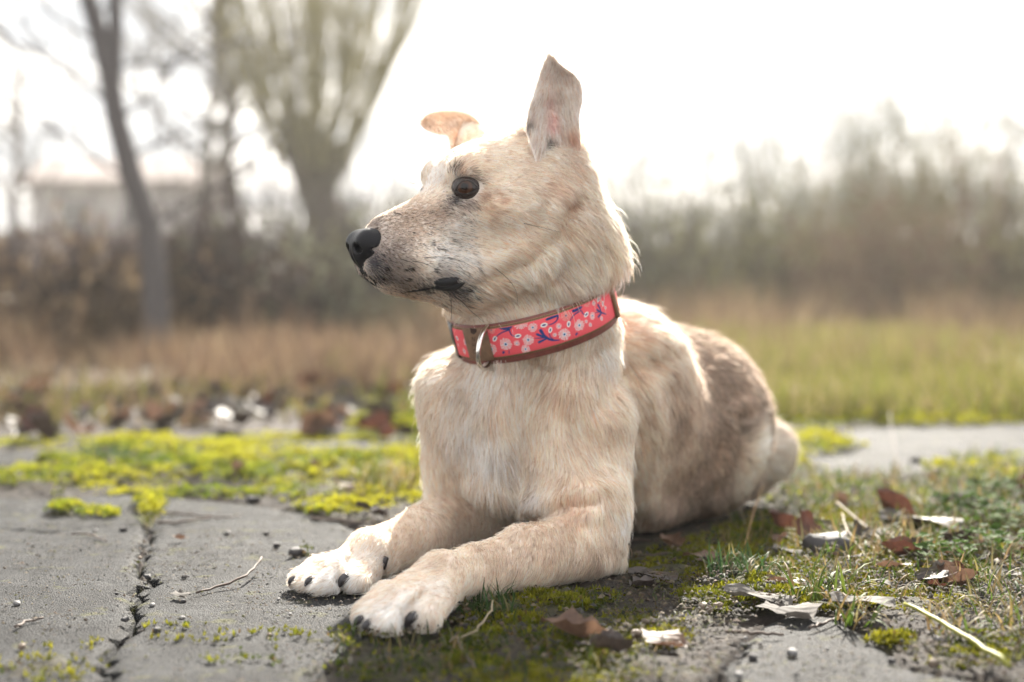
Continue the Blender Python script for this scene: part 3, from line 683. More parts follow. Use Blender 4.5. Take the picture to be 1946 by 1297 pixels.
M_wood = attr_mat('wood', rough=.85, spec=.2)
M_leafy = attr_mat('twig_leaf', rough=.6, spec=.3, trans=.35)
def grow(tw, p, d, L, r, depth, rnd, col, spread=.5, up=.15, kids=(2, 4), seg=5, jit=.12):
    """a limb with side shoots"""
    pts = [p]; q = p.copy(); dd = d.copy()
    for i in range(seg):
        dd = norm(dd + rnd.normal(0, jit, 3) + np.array([0, 0, up * .3])); q = q + dd * L / seg; pts.append(q.copy())
    tw.stem(pts, r, r * .45, col * rnd.uniform(.8, 1.2))
    if depth <= 0: return pts
    for _ in range(int(rnd.integers(kids[0], kids[1] + 1))):
        k = int(rnd.integers(1, seg + 1)); a = rnd.normal(0, 1, 3); a = norm(a - dd * (a @ dd))
        grow(tw, pts[k], norm(dd + a * spread * rnd.uniform(.6, 1.4) + np.array([0, 0, up])), L * rnd.uniform(.4, .7), r * .5, depth - 1, rnd, col, spread, up, kids, max(3, seg - 1), jit)
    return pts

def willow():
    d = 15.0; rnd = np.random.default_rng(3)
    b = P(640, 612, d); b[2] = -.05
    t = empty('willow_tree', b, label='stout pollard willow with a fan of upright yellowish shoots', category='tree')
    tr = Twigs(); bark = np.array([.135, .115, .075])
    tr.stem(np.array([b, P(638, 560, d), P(630, 480, d), P(612, 400, d), P(596, 340, d)]), .23, .20, bark, 14)
    tr.stem(np.array([P(600, 365, d), P(570, 300, d), P(540, 240, d)]), .20, .12, bark, 10); tr.stem(np.array([P(606, 370, d), P(640, 310, d), P(655, 270, d)]), .17, .08, bark, 10)
    tr.stem(np.array([P(600, 360, d), P(600, 290, d), P(592, 250, d)]), .18, .10, bark, 10); tr.build('trunk', M_wood, t)
    cr = Twigs()
    for i in range(70):
        o = P(rnd.uniform(535, 660), rnd.uniform(255, 330), d + rnd.uniform(-.3, .3)); f = (o[0] - P(600, 300, d)[0]) / .35
        dr = norm(np.array([f * .62 + rnd.normal(0, .13), rnd.normal(0, .2), 1.0]))
        grow(cr, o, dr, rnd.uniform(1.4, 2.6), rnd.uniform(.016, .036), 1, rnd, np.array([.42, .38, .18]), .20, .25, (2, 4), 6, .035)
    cr.build('crown', M_wood, t, kind='stuff')
willow()

def leaner():
    d = 6.2; rnd = np.random.default_rng(5)
    b = P(298, 682, d); b[2] = -.05
    t = empty('slender_tree', b, label='slender dark tree leaning away from the willow, bare branches', category='tree')
    tr = Twigs(); bark = np.array([.16, .145, .15])
    tr.stem(np.array([b, P(298, 620, d), P(294, 520, d), P(283, 430, d), P(252, 340, d), P(222, 230, d), P(205, 130, d), P(178, 30, d), P(150, -60, d), P(120, -200, d)]), .062, .036, bark, 12)
    tr.stem(np.array([P(212, 170, d), P(220, 60, d), P(216, -80, d), P(230, -220, d)]), .045, .02, bark, 8); tr.build('trunk', M_wood, t)
    cr = Twigs()
    for (px, py), (dx, dz) in [((283, 430), (1, .3)), ((252, 340), (-1, .5)), ((222, 230), (1, .4)), ((215, 200), (-1, .7)), ((205, 130), (1.2, .25)), ((190, 80), (-1, .6)), ((178, 30), (1, .5)), ((240, 300), (1, .6)), ((160, -20), (-1, .5))]:
        grow(cr, P(px, py, d), norm(np.array([dx, rnd.normal(0, .5), dz])), rnd.uniform(.5, .9), .012, 2, rnd, bark * 1.1, .6, .1, (2, 4), 5, .15)
    cr.build('crown', M_wood, t, kind='stuff')
leaner()

def bare_tree(px, d, h, r, col, seed, label, lean=0., spread=.5, n=9, L=1.5, fork=.35):
    rnd = np.random.default_rng(seed); b = P(px, HZP + CAMH / d * FPX, d); b[2] = -.1
    t = empty('bare_tree', b, label=label, category='tree'); tr = Twigs(); pts = [b]
    for i in range(1, 8): pts.append(b + np.array([lean * i / 7 * h + rnd.normal(0, .03) * h * .2, 0, h * i / 7]))
    tr.stem(np.array(pts), r, r * .3, col, 9); tr.build('trunk', M_wood, t); cr = Twigs()
    for i in range(n):
        k = fork + (1 - fork) * (i + .5) / n; p = b + np.array([lean * k * h, 0, h * k]); a = rnd.uniform(0, 6.28)
        grow(cr, p, norm(np.array([math.cos(a), math.sin(a), .7])), L * rnd.uniform(.6, 1.2), r * .35, 3, rnd, col * 1.1, spread, .15, (2, 4), 5, .14)
    cr.build('crown', M_wood, t, kind='stuff')
bare_tree(455, 17, 4.6, .12, np.array([.16, .135, .10]), 21, 'thin bare tree standing between the slender tree and the willow', -.06, .5, 16, 1.7)
bare_tree(390, 22, 5.6, .14, np.array([.16, .14, .115]), 22, 'bare tree with level branches beyond the thin bare tree', .03, .7, 16, 2.4)
bare_tree(2040, 13, 4.4, .12, np.array([.15, .14, .13]), 23, 'bare tree reaching its twigs over the thicket, right of it', -.10, .55, 14, 1.5)
bare_tree(20, 24, 4.5, .12, np.array([.15, .13, .12]), 24, 'small bare tree behind the house wall', .05, .6, 12, 1.8)

def shrub(px, d, w, h, cA, cB, seed, label, n=100, leaves=1800, group='shrubs of the thicket'):
    rnd = np.random.default_rng(seed); b = P(px, 600, d); b[2] = -.05
    t = empty('shrub', b, label=label, category='shrub', group=group); st = Twigs(); lf = Twigs()
    for i in range(n):
        a = rnd.uniform(0, 6.28); q = math.sqrt(rnd.random()); o = b + np.array([w * .45 * q * math.cos(a), w * .35 * q * math.sin(a), 0])
        dr = norm(np.array([math.cos(a) * q * .35 + rnd.normal(0, .2), math.sin(a) * q * .3 + rnd.normal(0, .2), 1]))
        hh = 1.3 * h * rnd.uniform(.45, 1.05) * (1 - .35 * q)
        pts = grow(st, o, dr, hh, .011 * (h / 1.5) ** .5, 2, rnd, np.array(cA), .45, .2, (2, 4), 5, .10)
        for _ in range(leaves // n):
            p = pts[int(rnd.integers(1, len(pts)))] + rnd.normal(0, .09 * h, 3); p[2] = max(p[2], .03)
            lf.leaf(p, norm(rnd.normal(0, 1, 3)), .016 * rnd.uniform(.7, 1.5), .06 * rnd.uniform(.7, 1.6), np.array(cB) * rnd.uniform(.6, 1.4))
    st.build('stem', M_wood, t, kind='stuff'); lf.build('foliage', M_leafy, t, kind='stuff')
BR = (.095, .066, .056); PU = (.11, .085, .095); OL = (.26, .25, .11); TN = (.36, .26, .16); GR = (.24, .245, .17)  # olive, tawny and grey-green lightened, painting haze into the treeline
# thicket behind the leaf litter, brown to olive
for i, (px, d, w, h, a, b_, l) in enumerate([(-120, 7.4, 1.6, .60, PU, BR, 'purplish brown bramble thicket at the foot of the house'), (40, 7.2, 1.4, .56, PU, BR, 'dark brown brambles in front of the house, next to the slender tree'), (190, 7.0, 1.3, .55, PU, TN, 'brown brambles right behind the slender trunk'),
        (400, 7.2, 1.4, .62, PU, BR, 'dark thicket bush between slender tree and willow'), (520, 7.6, 1.5, .70, PU, GR, 'tall dark thicket bush beside the willow trunk'), (760, 8.2, 1.5, .64, GR, OL, 'olive bush at the foot of the willow'),
        (690, 12.5, 2.0, 1.1, PU, BR, 'brownish bush right behind the willow'), (860, 12, 1.8, 1.1, GR, OL, 'grey-green bush behind the dog\'s muzzle'), (1010, 11.5, 2.0, .9, PU, GR, 'dark low bush behind the collar'),
        (1180, 12.5, 1.8, 1.25, GR, GR, 'grey-green bush behind the dog\'s nape'), (1290, 11.5, 2.0, .85, PU, OL, 'dark olive low bush above the dog\'s rump'), (1420, 13, 2.2, 1.15, GR, OL, 'olive bush with a rounded top behind the rump'),
        (1560, 12.0, 2.0, 1.05, OL, OL, 'green-brown bush in the middle of the right thicket'), (1660, 14, 2.0, 1.75, GR, GR, 'tall pale bush rising above the right thicket'), (1700, 11, 1.7, .85, TN, (.20, .12, .09), 'reddish brown bush in front of the tall pale bush'),
        (1820, 13.0, 2.2, 1.65, OL, GR, 'tall olive bush with tawny stems, second highest of the thicket'), (1950, 12.0, 2.0, 1.25, TN, OL, 'brown bush beside the tall olive bush'), (2080, 11, 2.0, .95, BR, OL, 'dark brown bush next to the brown bush of the thicket'), (2330, 12, 2.2, 1.2, GR, OL, 'olive bush past the dark brown bush of the thicket'), (2640, 12, 2.4, 1.0, TN, OL, 'tawny bush at the far end of the thicket'), (-380, 8.0, 1.8, .7, PU, BR, 'brown bramble past the corner of the house'), (-720, 8.5, 2.0, .8, BR, GR, 'brown-green bramble past the house at the field edge')]):
    shrub(px, d, w, h, a, b_, 100 + i, l)

# dry grass and stalks
def stalks(name, x0, x1, d0, d1, n, h, cols, seed, **props):
    r = np.random.default_rng(seed); K = 4
    Y = r.uniform(d0 ** .5, d1 ** .5, n) ** 2; X = (r.uniform(x0, x1, n) - CXP) * Y / FPX
    pt = np.stack([X, Y, 0 * X], 1); cl = fbm(pt, 1.4, seed, 3); keep = r.random(n) < np.clip((cl - .42) * 6, .04, 1); pt = pt[keep]; cl = cl[keep]; n = len(pt)
    L = h * r.uniform(.4, 1.2, n) * (.5 + cl); az = r.uniform(0, 6.28, n); lean = r.uniform(.1, 1.0, n); w = .0016 + .004 * r.random(n) * (pt[:, 1] / 6)
    dr = np.stack([np.cos(az), np.sin(az), 0 * az], 1); sd = np.stack([np.ones(n), 0 * az, 0 * az], 1) * w[:, None]
    V = np.zeros((n, K, 2, 3)); p = pt.copy(); p[:, 2] = -.01
    for k in range(K):
        t = k / (K - 1); el = np.pi / 2 - lean * (.2 + t)
        if k: p = p + (dr * np.cos(el)[:, None] + np.array([0, 0, 1]) * np.sin(el)[:, None]) * (L / (K - 1))[:, None]
        V[:, k, 0] = p - sd * (1 - .9 * t); V[:, k, 1] = p + sd * (1 - .9 * t)
    b = (np.arange(n) * K * 2)[:, None]
    F = np.concatenate([b + np.array([[2 * k, 2 * k + 1, 2 * k + 3, 2 * k + 2]]) for k in range(K - 1)])
    cc = np.array(cols); ci = r.integers(len(cc), size=n); C = np.repeat(cc[ci] * r.uniform(.65, 1.35, (n, 1)), K * 2, 0)
    o = mesh_obj(name, V.reshape(-1, 3), F, M_grass, None, True, kind='stuff', **props); set_col(o, np.clip(C, 0, 1))
DRY = [(.30, .20, .125), (.22, .145, .10), (.36, .27, .17), (.17, .115, .09)]
YG = [(.27, .27, .06), (.36, .32, .10), (.44, .35, .18), (.22, .25, .06)]
stalks('grass', -900, 900, 4.2, 6.6, 7000, .15, DRY, 1)
stalks('grass', 280, 800, 3.9, 6.0, 2500, .20, DRY, 2)
stalks('grass', -800, 860, 3.0, 4.6, 5000, .08, [(.22, .22, .05), (.35, .25, .15), (.12, .10, .06)], 3)
stalks('grass', 860, 3000, 3.1, 5.2, 18000, .11, YG, 4)
stalks('grass', 1150, 3000, 4.6, 9.5, 16000, .14, YG + DRY[:2], 5)
stalks('grass', -900, 900, 5.4, 7.0, 7000, .34, DRY + [(.12, .09, .075)], 8)
stalks('grass', 1000, 3000, 7.5, 11.0, 6500, .34, DRY + [(.36, .26, .14)], 6)
stalks('grass', 620, 1000, 3.0, 5.5, 3500, .10, [(.24, .28, .06), (.30, .30, .08)], 7)

# house behind the brambles
def house():
    d = 38.0; x0, x1 = P(55, 0, d)[0], P(345, 0, d)[0]; top = P(0, 345, d)[2]
    r = empty('house', (x0, d, 0), label='low pale grey house with a dark brown band, behind the brambles', category='house')
    cx = (x0 + x1) / 2 - x0; hw = (x1 - x0) / 2
    m1 = simple('render_wall', (.42, .40, .40), .9, noise=.1, nscale=2); m2 = simple('roof_sheet', (.16, .12, .115), .7, noise=.2, nscale=3); m3 = simple('brown_wall', (.22, .16, .14), .9, noise=.15, nscale=2); m4 = simple('window_glass', (.05, .055, .06), .08)
    mb = MB(); mb.box((cx, 3, top / 2), (hw, 3, top / 2)); mb.build('wall', m1, r, False)
    mb = MB(); zb = P(0, 440, d)[2]; mb.box((cx - .4, -.06, zb / 2), (hw + .9, .05, zb / 2)); mb.build('fence_board', m3, r, False)
    mb = MB(); mb.add([(cx - hw - .4, -.5, top), (cx + hw + .4, -.5, top), (cx + hw + .4, 3, top + .9), (cx - hw - .4, 3, top + .9), (cx + hw + .4, 6.5, top), (cx - hw - .4, 6.5, top), (cx - hw - .4, -.5, top - .12), (cx + hw + .4, -.5, top - .12), (cx + hw + .4, 6.5, top - .12), (cx - hw - .4, 6.5, top - .12)],
        [(0, 1, 2, 3), (3, 2, 4, 5), (6, 7, 1, 0), (1, 7, 8, 4, 2), (0, 3, 5, 9, 6), (9, 8, 7, 6)]); mb.build('roof', m2, r, False)
    for k in (.3, .72):
        mb = MB(); mb.box((2 * hw * k, -.03, top * .74), (.45, .02, .42)); w = mb.build('window', m1, r, False)
        mb = MB(); mb.box((2 * hw * k, -.055, top * .74), (.38, .008, .35)); mb.build('pane', m4, w, False)
house()
# ================================================================== THE DOG
# signed-distance body, polygonised by surface nets
class Field:
    def __init__(s, lo, hi, h):
        s.lo = np.array(lo, float); s.h = h
        s.n = np.ceil((np.array(hi) - s.lo) / h).astype(int) + 1
        s.v = np.full(s.n, 0.06, np.float32)
    def sub(s, lo, hi):
        a = np.clip(np.floor((lo - s.lo) / s.h).astype(int), 0, s.n); b = np.clip(np.ceil((hi - s.lo) / s.h).astype(int) + 1, 0, s.n)
        sl = tuple(slice(i, j) for i, j in zip(a, b))
        ax = [(s.lo[k] + s.h * np.arange(a[k], b[k])).astype(np.float32) for k in range(3)]
        return sl, np.ix_(*[np.arange(len(x)) for x in ax]), ax
    @staticmethod
    def smin(a, b, k):
        h = np.maximum(k - np.abs(a - b), 0) / k
        return np.minimum(a, b) - h * h * k * 0.25
    def put(s, fn, lo, hi, k, cut=False):
        m = k + 0.03
        sl, _, (x, y, z) = s.sub(np.asarray(lo) - m, np.asarray(hi) + m)
        if 0 in s.v[sl].shape: return
        d = fn(x[:, None, None], y[None, :, None], z[None, None, :])
        if cut: s.v[sl] = -s.smin(-s.v[sl], d, k)
        else: s.v[sl] = s.smin(s.v[sl], d, k)
    def cap(s, a, ra, b, rb, k=0.02, cut=False):
        a = np.asarray(a, float); b = np.asarray(b, float); ba = b - a; L = float(ba @ ba) + 1e-12
        def fn(x, y, z):
            px, py, pz = x - a[0], y - a[1], z - a[2]
            t = np.clip((px * ba[0] + py * ba[1] + pz * ba[2]) / L, 0, 1)
            return np.sqrt((px - t * ba[0]) ** 2 + (py - t * ba[1]) ** 2 + (pz - t * ba[2]) ** 2) - (ra + (rb - ra) * t)
        r = max(ra, rb)
        s.put(fn, np.minimum(a, b) - r, np.maximum(a, b) + r, k, cut)
    def chain(s, pts, k=0.02):
        for (a, ra), (b, rb) in zip(pts[:-1], pts[1:]): s.cap(a, ra, b, rb, k)
    def ell(s, c, R, r, k=0.02, cut=False):
        """ellipsoid: R holds the three axes as rows"""
        c = np.asarray(c, float); R = np.asarray(R, float); r = np.asarray(r, float)
        def fn(x, y, z):
            p = (x - c[0], y - c[1], z - c[2]); k0 = 0; k1 = 0
            for i in range(3):
                q = p[0] * R[i, 0] + p[1] * R[i, 1] + p[2] * R[i, 2]
                k0 = k0 + (q / r[i]) ** 2; k1 = k1 + (q / r[i] ** 2) ** 2
            k0 = np.sqrt(k0); k1 = np.sqrt(k1) + 1e-9
            return np.where(k0 < 1e-3, -r.min(), k0 * (k0 - 1) / k1)
        m = r.max()
        s.put(fn, c - m, c + m, k, cut)
    def mesh(s):
        v = s.v; neg = v < 0
        n = np.array(v.shape) - 1
        cnt = np.zeros(n, np.int8); C = [(i, j, k) for i in (0, 1) for j in (0, 1) for k in (0, 1)]
        for i, j, k in C: cnt += neg[i:i + n[0], j:j + n[1], k:k + n[2]]
        act = np.argwhere((cnt > 0) & (cnt < 8))
        idx = np.full(n, -1, np.int64); idx[tuple(act.T)] = np.arange(len(act))
        cv = np.stack([v[act[:, 0] + i, act[:, 1] + j, act[:, 2] + k] for i, j, k in C], 1)
        acc = np.zeros((len(act), 3)); num = np.zeros(len(act))
        for a in range(8):
            for b in range(a + 1, 8):
                if sum(abs(C[a][q] - C[b][q]) for q in range(3)) != 1: continue
                x = (cv[:, a] < 0) != (cv[:, b] < 0)
                t = cv[:, a] / (cv[:, a] - cv[:, b] + 1e-20)
                p = np.array(C[a])[None] + t[:, None] * (np.array(C[b]) - np.array(C[a]))[None]
                acc[x] += p[x]; num[x] += 1
        V = s.lo + s.h * (act + acc / num[:, None])
        F = []
        for ax in range(3):
            o1, o2 = [q for q in range(3) if q != ax]
            A = [slice(None)] * 3; B = [slice(None)] * 3
            A[ax] = slice(0, -1); B[ax] = slice(1, None)
            ch = neg[tuple(A)] != neg[tuple(B)]
            e = np.argwhere(ch)
            e = e[(e[:, o1] > 0) & (e[:, o2] > 0) & (e[:, o1] < n[o1]) & (e[:, o2] < n[o2])]
            def ci(d1, d2):
                q = e.copy(); q[:, o1] -= d1; q[:, o2] -= d2
                return idx[q[:, 0], q[:, 1], q[:, 2]]
            q = np.stack([ci(1, 1), ci(0, 1), ci(0, 0), ci(1, 0)], 1)
            inside_first = neg[tuple(e.T)]
            flip = inside_first if ax == 1 else ~inside_first
            q[flip] = q[flip][:, ::-1]
            F.append(q)
        return V, np.concatenate(F)

# ---- head frame: f forward to the nose, l to the dog's left (camera side), u up
YAW = math.radians(30)
HO = np.array([0.0064, 1.45, 0.390])
HF = np.array([-math.cos(YAW), -math.sin(YAW), 0.0]); HL = np.array([math.sin(YAW), -math.cos(YAW), 0.0]); HU = np.array([0, 0, 1.0])
HR = np.stack([HF, HL, HU])
def H(f, l, u): return HO + f * HF + l * HL + u * HU
def HP(px, py, l):
    """head point at lateral offset l that shows at pixel (px, py)"""
    b = HO + l * HL; q = (px - CXP) / FPX
    f = (q * b[1] - b[0]) / (HF[0] - q * HF[1])
    p = b + f * HF
    p[2] = CAMH - (py - HZP) * p[1] / FPX
    return p

def dog_field():
    B = Field((-0.25, 1.12, -0.012), (0.44, 2.09, 0.50), 0.0026)
    I3 = np.eye(3)
    # trunk
    A = P(985, 795, 1.53); W = np.array([0.095, 1.66, 0.140]); C = np.array([0.165, 1.80, 0.118]); D = np.array([0.232, 1.915, 0.117])
    B.chain([(A, 0.093), (W, 0.112), (C, 0.104), (D, 0.099)], 0.05)
    # breast and shoulder masses
    B.ell(P(905, 745, 1.49), I3, (0.046, 0.055, 0.070), 0.05)
    B.ell(P(1078, 790, 1.475), I3, (0.054, 0.055, 0.085), 0.05)
    B.ell(P(950, 850, 1.455), I3, (0.035, 0.035, 0.060), 0.04)       # breastbone
    B.ell(P(1200, 720, 1.60), I3, (0.050, 0.07, 0.075), 0.04)        # shoulder blade
    # shallow furrows between breastbone and shoulders
    B.cap(P(1030, 740, 1.392), 0.014, P(1005, 930, 1.392), 0.012, 0.035, cut=True)
    B.cap(P(885, 760, 1.412), 0.010, P(905, 900, 1.410), 0.010, 0.035, cut=True)
    # haunch on the camera side and the pale hind end
    B.ell(P(1335, 815, 1.80), I3, (0.072, 0.095, 0.090), 0.08)
    B.ell(P(1225, 930, 1.72), I3, (0.040, 0.07, 0.050), 0.04)
    B.cap(P(1405, 893, 1.915), 0.030, P(1448, 858, 1.915), 0.040, 0.012)
    B.cap(P(1330, 930, 1.89), 0.020, P(1420, 900, 1.915), 0.028, 0.02)
    # neck
    B.chain([(P(985, 715, 1.515), 0.085), (P(1012, 600, 1.495), 0.079), (P(1034, 500, 1.475), 0.071), (P(1030, 400, 1.462), 0.060)], 0.03)
    B.ell(P(1068, 500, 1.49), I3, (0.052, 0.055, 0.07), 0.03)       # ruff
    # ---- head
    B.ell(H(0.004, 0, 0.002), HR, (0.068, 0.056, 0.050), 0.02)
    B.ell(H(0.048, 0, -0.002), HR, (0.050, 0.047, 0.039), 0.02)
    for s in (-1, 1):
        B.ell(H(0.070, s * 0.031, 0.009), HR, (0.022, 0.018, 0.018), 0.014)
        B.ell(H(0.000, s * 0.040, -0.040), HR, (0.058, 0.030, 0.046), 0.025)
        B.cap(H(0.085, s * 0.026, -0.035), 0.018, H(0.03, s * 0.050, -0.022), 0.018, 0.02)   # cheek bone
        B.cap(H(0.155, s * 0.012, -0.078), 0.0175, H(0.072, s * 0.027, -0.088), 0.024, 0.012)   # lips
        B.cap(H(0.072, s * 0.027, -0.090), 0.020, H(0.020, s * 0.034, -0.075), 0.034, 0.02)
    B.cap(H(0.065, 0, -0.046), 0.043, H(0.145, 0, -0.066), 0.0265, 0.018)
    B.cap(H(0.072, 0, -0.020), 0.022, H(0.147, 0, -0.049), 0.0160, 0.015)
    B.cap(H(0.142, 0, -0.094), 0.0155, H(0.060, 0, -0.098), 0.024, 0.010)
    B.cap(H(0.055, 0, -0.098), 0.024, H(-0.01, 0, -0.10), 0.045, 0.03)
    # ear roots
    B.cap(P(1046, 335, 1.448), 0.030, P(1052, 292, 1.462), 0.019, 0.03)
    B.cap(P(905, 300, 1.545), 0.026, P(892, 268, 1.545), 0.018, 0.025)
    B.cap(P(1075, 335, 1.44), 0.018, P(1085, 290, 1.440), 0.010, 0.02)
    B.cap(P(1000, 292, 1.44), 0.016, P(1004, 262, 1.442), 0.006, 0.03)
    # eye sockets, the crease in front of the eye
    for s in (-1, 1):
        B.ell(H(0.083, s * 0.042, -0.008), HR, (0.0100, 0.0100, 0.0090), 0.008, cut=True)
    # mouth crease (upper lip over lower)
        B.cap(H(0.158, s * 0.028, -0.0945), 0.003, H(0.085, s * 0.054, -0.104), 0.004, 0.005, cut=True)
    # ---- forelegs. near leg
    def Z(px, d, z): return np.array([(px - CXP) * d / FPX, d, z])
    B.chain([(P(1092, 830, 1.47), 0.052), (P(1096, 930, 1.445), 0.044), (Z(1116, 1.415, 0.062), 0.034), (Z(1122, 1.405, 0.036), 0.029)], 0.03)
    B.cap(P(1145, 990, 1.44), 0.017, Z(1168, 1.425, 0.013), 0.010, 0.015)
    B.chain([(Z(1108, 1.395, 0.032), 0.030), (Z(1000, 1.35, 0.0305), 0.0285), (Z(905, 1.30, 0.0265), 0.0225), (Z(842, 1.262, 0.0265), 0.0215)], 0.010)
    B.cap(P(1020, 985, 1.375), 0.004, P(1095, 962, 1.392), 0.003, 0.010, cut=True)      # fold above the forearm
    wr = Z(838, 1.258, 0.028)
    def toe(kn, rk, tip, rt, base, rb, k=0.006):
        B.cap(base, rb, kn, rk, k + 0.004); B.cap(kn, rk, tip, rt, k)
    B.cap(wr, 0.0225, P(790, 1132, 1.228), 0.019, 0.012)
    b1 = P(790, 1128, 1.228)
    toe(P(738, 1133, 1.222), 0.0125, P(694, 1168, 1.195), 0.0100, b1, 0.0145, 0.0022)
    toe(P(745, 1148, 1.203), 0.0135, P(706, 1180, 1.180), 0.0112, b1, 0.0145, 0.0022)
    toe(P(768, 1150, 1.190), 0.0135, P(735, 1184, 1.165), 0.0115, b1, 0.0145, 0.0022)
    toe(P(826, 1146, 1.205), 0.0138, P(808, 1177, 1.180), 0.0120, P(838, 1120, 1.238), 0.0160, 0.0022)
    # far leg
    B.chain([(P(892, 890, 1.53), 0.046), (P(892, 960, 1.54), 0.040), (Z(890, 1.555, 0.037), 0.035)], 0.03)
    B.chain([(Z(885, 1.55, 0.037), 0.0345), (Z(808, 1.47, 0.033), 0.0280), (Z(745, 1.42, 0.027), 0.0230), (Z(708, 1.395, 0.025), 0.0215)], 0.010)
    wf = Z(700, 1.39, 0.0265)
    B.cap(wf, 0.0225, P(655, 1084, 1.37), 0.0180, 0.012)
    b2 = P(653, 1081, 1.37)
    toe(P(607, 1082, 1.370), 0.0125, P(569, 1104, 1.352), 0.0095, b2, 0.0145, 0.0022)
    toe(P(620, 1090, 1.355), 0.0130, P(587, 1111, 1.335), 0.0108, b2, 0.0145, 0.0022)
    toe(P(645, 1093, 1.343), 0.0135, P(614, 1114, 1.322), 0.0115, b2, 0.0145, 0.0022)
    toe(P(694, 1087, 1.357), 0.0145, P(677, 1109, 1.332), 0.0125, P(698, 1070, 1.38), 0.0160, 0.0022)
    B.cap(P(738, 1062, 1.405), 0.011, P(733, 1082, 1.390), 0.007, 0.006)
    # far hind thigh, so the body is whole from the other side
    B.ell(np.array([0.14, 1.97, 0.085]), I3, (0.06, 0.10, 0.085), 0.04)
    B.cap(np.array([0.10, 1.90, 0.03]), 0.026, np.array([0.03, 1.84, 0.022]), 0.020, 0.02)
    # rest on the ground
    def fl(x, y, z): return (0.0005 - z) + 0 * x + 0 * y
    B.v = np.maximum(B.v, (0.0015 - (B.lo[2] + B.h * np.arange(B.n[2]))).astype(np.float32)[None, None, :])
    return B

dogF = dog_field()
bodyV, bodyF = dogF.mesh()
def relax(V, F, it, lam=0.5):
    e = np.concatenate([F[:, [0, 1]], F[:, [1, 2]], F[:, [2, 3]], F[:, [3, 0]]])
    deg = np.bincount(e.ravel(), minlength=len(V)).astype(float)[:, None]
    for _ in range(it):
        a = np.zeros_like(V)
        for c in range(3):
            a[:, c] = np.bincount(e[:, 0], V[e[:, 1], c], len(V)) + np.bincount(e[:, 1], V[e[:, 0], c], len(V))
        V = V + lam * (a / np.maximum(deg, 1) - V)
    return V
bodyV = relax(bodyV, bodyF, 2)
# the collar sits in a shallow groove round the neck
CC = P(1013, 601, 1.485); CN = norm([-0.245, -0.19, 0.95])
CE1 = norm(np.array([1, 0, 0]) - CN * CN[0]); CE2 = np.cross(CN, CE1)
def crad(t): return 1.0 / np.sqrt((np.cos(t) / 0.0815) ** 2 + (np.sin(t) / 0.0860) ** 2)
_q = bodyV - CC; _ax = _q @ CN; _rv = _q - _ax[:, None] * CN; _r = np.linalg.norm(_rv, axis=1)
_lim = crad(np.arctan2(_rv @ CE2, _rv @ CE1)) - 0.001
_w = np.clip(1.6 - np.abs(_ax) / 0.024, 0, 1) * (_r < 0.15); _w = _w * _w * (3 - 2 * _w)
_nr = np.where(_r > _lim, _r + (_lim - _r) * _w, _r + (np.minimum(_lim, _r + .006) - _r) * _w)
bodyV = bodyV + _rv * ((_nr / np.maximum(_r, 1e-6)) - 1)[:, None] * (_r > 0.02)[:, None]
bodyV = relax(bodyV, bodyF, 2)

# ---- ears: leaf-shaped shells joined to the body mesh
def ear_shell(left, right, dep_l, dep_r, bowl, thick, nv=34, nu=18):
    """left/right edges in pixels, base to tip; depths per edge; bowl = how far the middle lies behind the edges"""
    l = resample(left, nv); r = resample(right, nv)
    V = []
    for i in range(nv):
        s = i / (nv - 1)
        dl = np.interp(s, np.linspace(0, 1, len(dep_l)), dep_l); dr = np.interp(s, np.linspace(0, 1, len(dep_r)), dep_r)
        bw = np.interp(s, np.linspace(0, 1, len(bowl)), bowl)
        for j in range(nu):
            u = j / (nu - 1)
            p = l[i] * (1 - u) + r[i] * u
            d = dl * (1 - u) + dr * u + bw * (1 - (2 * u - 1) ** 2) ** 1.0
            V.append(P(p[0], p[1], d))
    V = np.array(V).reshape(nv, nu, 3)
    du = np.gradient(V, axis=1); dv = np.gradient(V, axis=0)
    N = norm(np.cross(du, dv))
    if N[nv // 2, nu // 2] @ np.array([0, -1, 0]) < 0: N = -N
    uu = np.linspace(-1, 1, nu)[None, :, None]; ss = np.linspace(0, 1, nv)[:, None, None]
    th = thick * np.clip(1 - uu ** 4, 0.12, 1) * np.clip(1.25 - ss, 0.35, 1)
    fr = V + N * th * 0.5; bk = V - N * th * 0.5
    X = np.concatenate([fr.reshape(-1, 3), bk.reshape(-1, 3)]); Fq = []; n0 = nv * nu
    def q(a, b, c, d): Fq.append((a, b, c, d))
    for i in range(nv - 1):
        for j in range(nu - 1):
            a = i * nu + j
            q(a, a + 1, a + nu + 1, a + nu); q(n0 + a, n0 + a + nu, n0 + a + nu + 1, n0 + a + 1)
        a = i * nu; q(a, a + nu, n0 + a + nu, n0 + a); a += nu - 1; q(a, n0 + a, n0 + a + nu, a + nu)
    for j in range(nu - 1):
        a = (nv - 1) * nu + j; q(a, a + 1, n0 + a + 1, n0 + a)
    Fq = np.array(Fq)
    # orient outward
    c = X[Fq].mean(1); nn = np.cross(X[Fq[:, 1]] - X[Fq[:, 0]], X[Fq[:, 3]] - X[Fq[:, 0]])
    k = nv // 2 * (nu - 1) + 2
    if (np.cross(fr[nv // 2, 6] * 0 + du[nv // 2, 6], dv[nv // 2, 6]) @ N[nv // 2, 6]) < 0: Fq = Fq[:, ::-1]
    return X, Fq

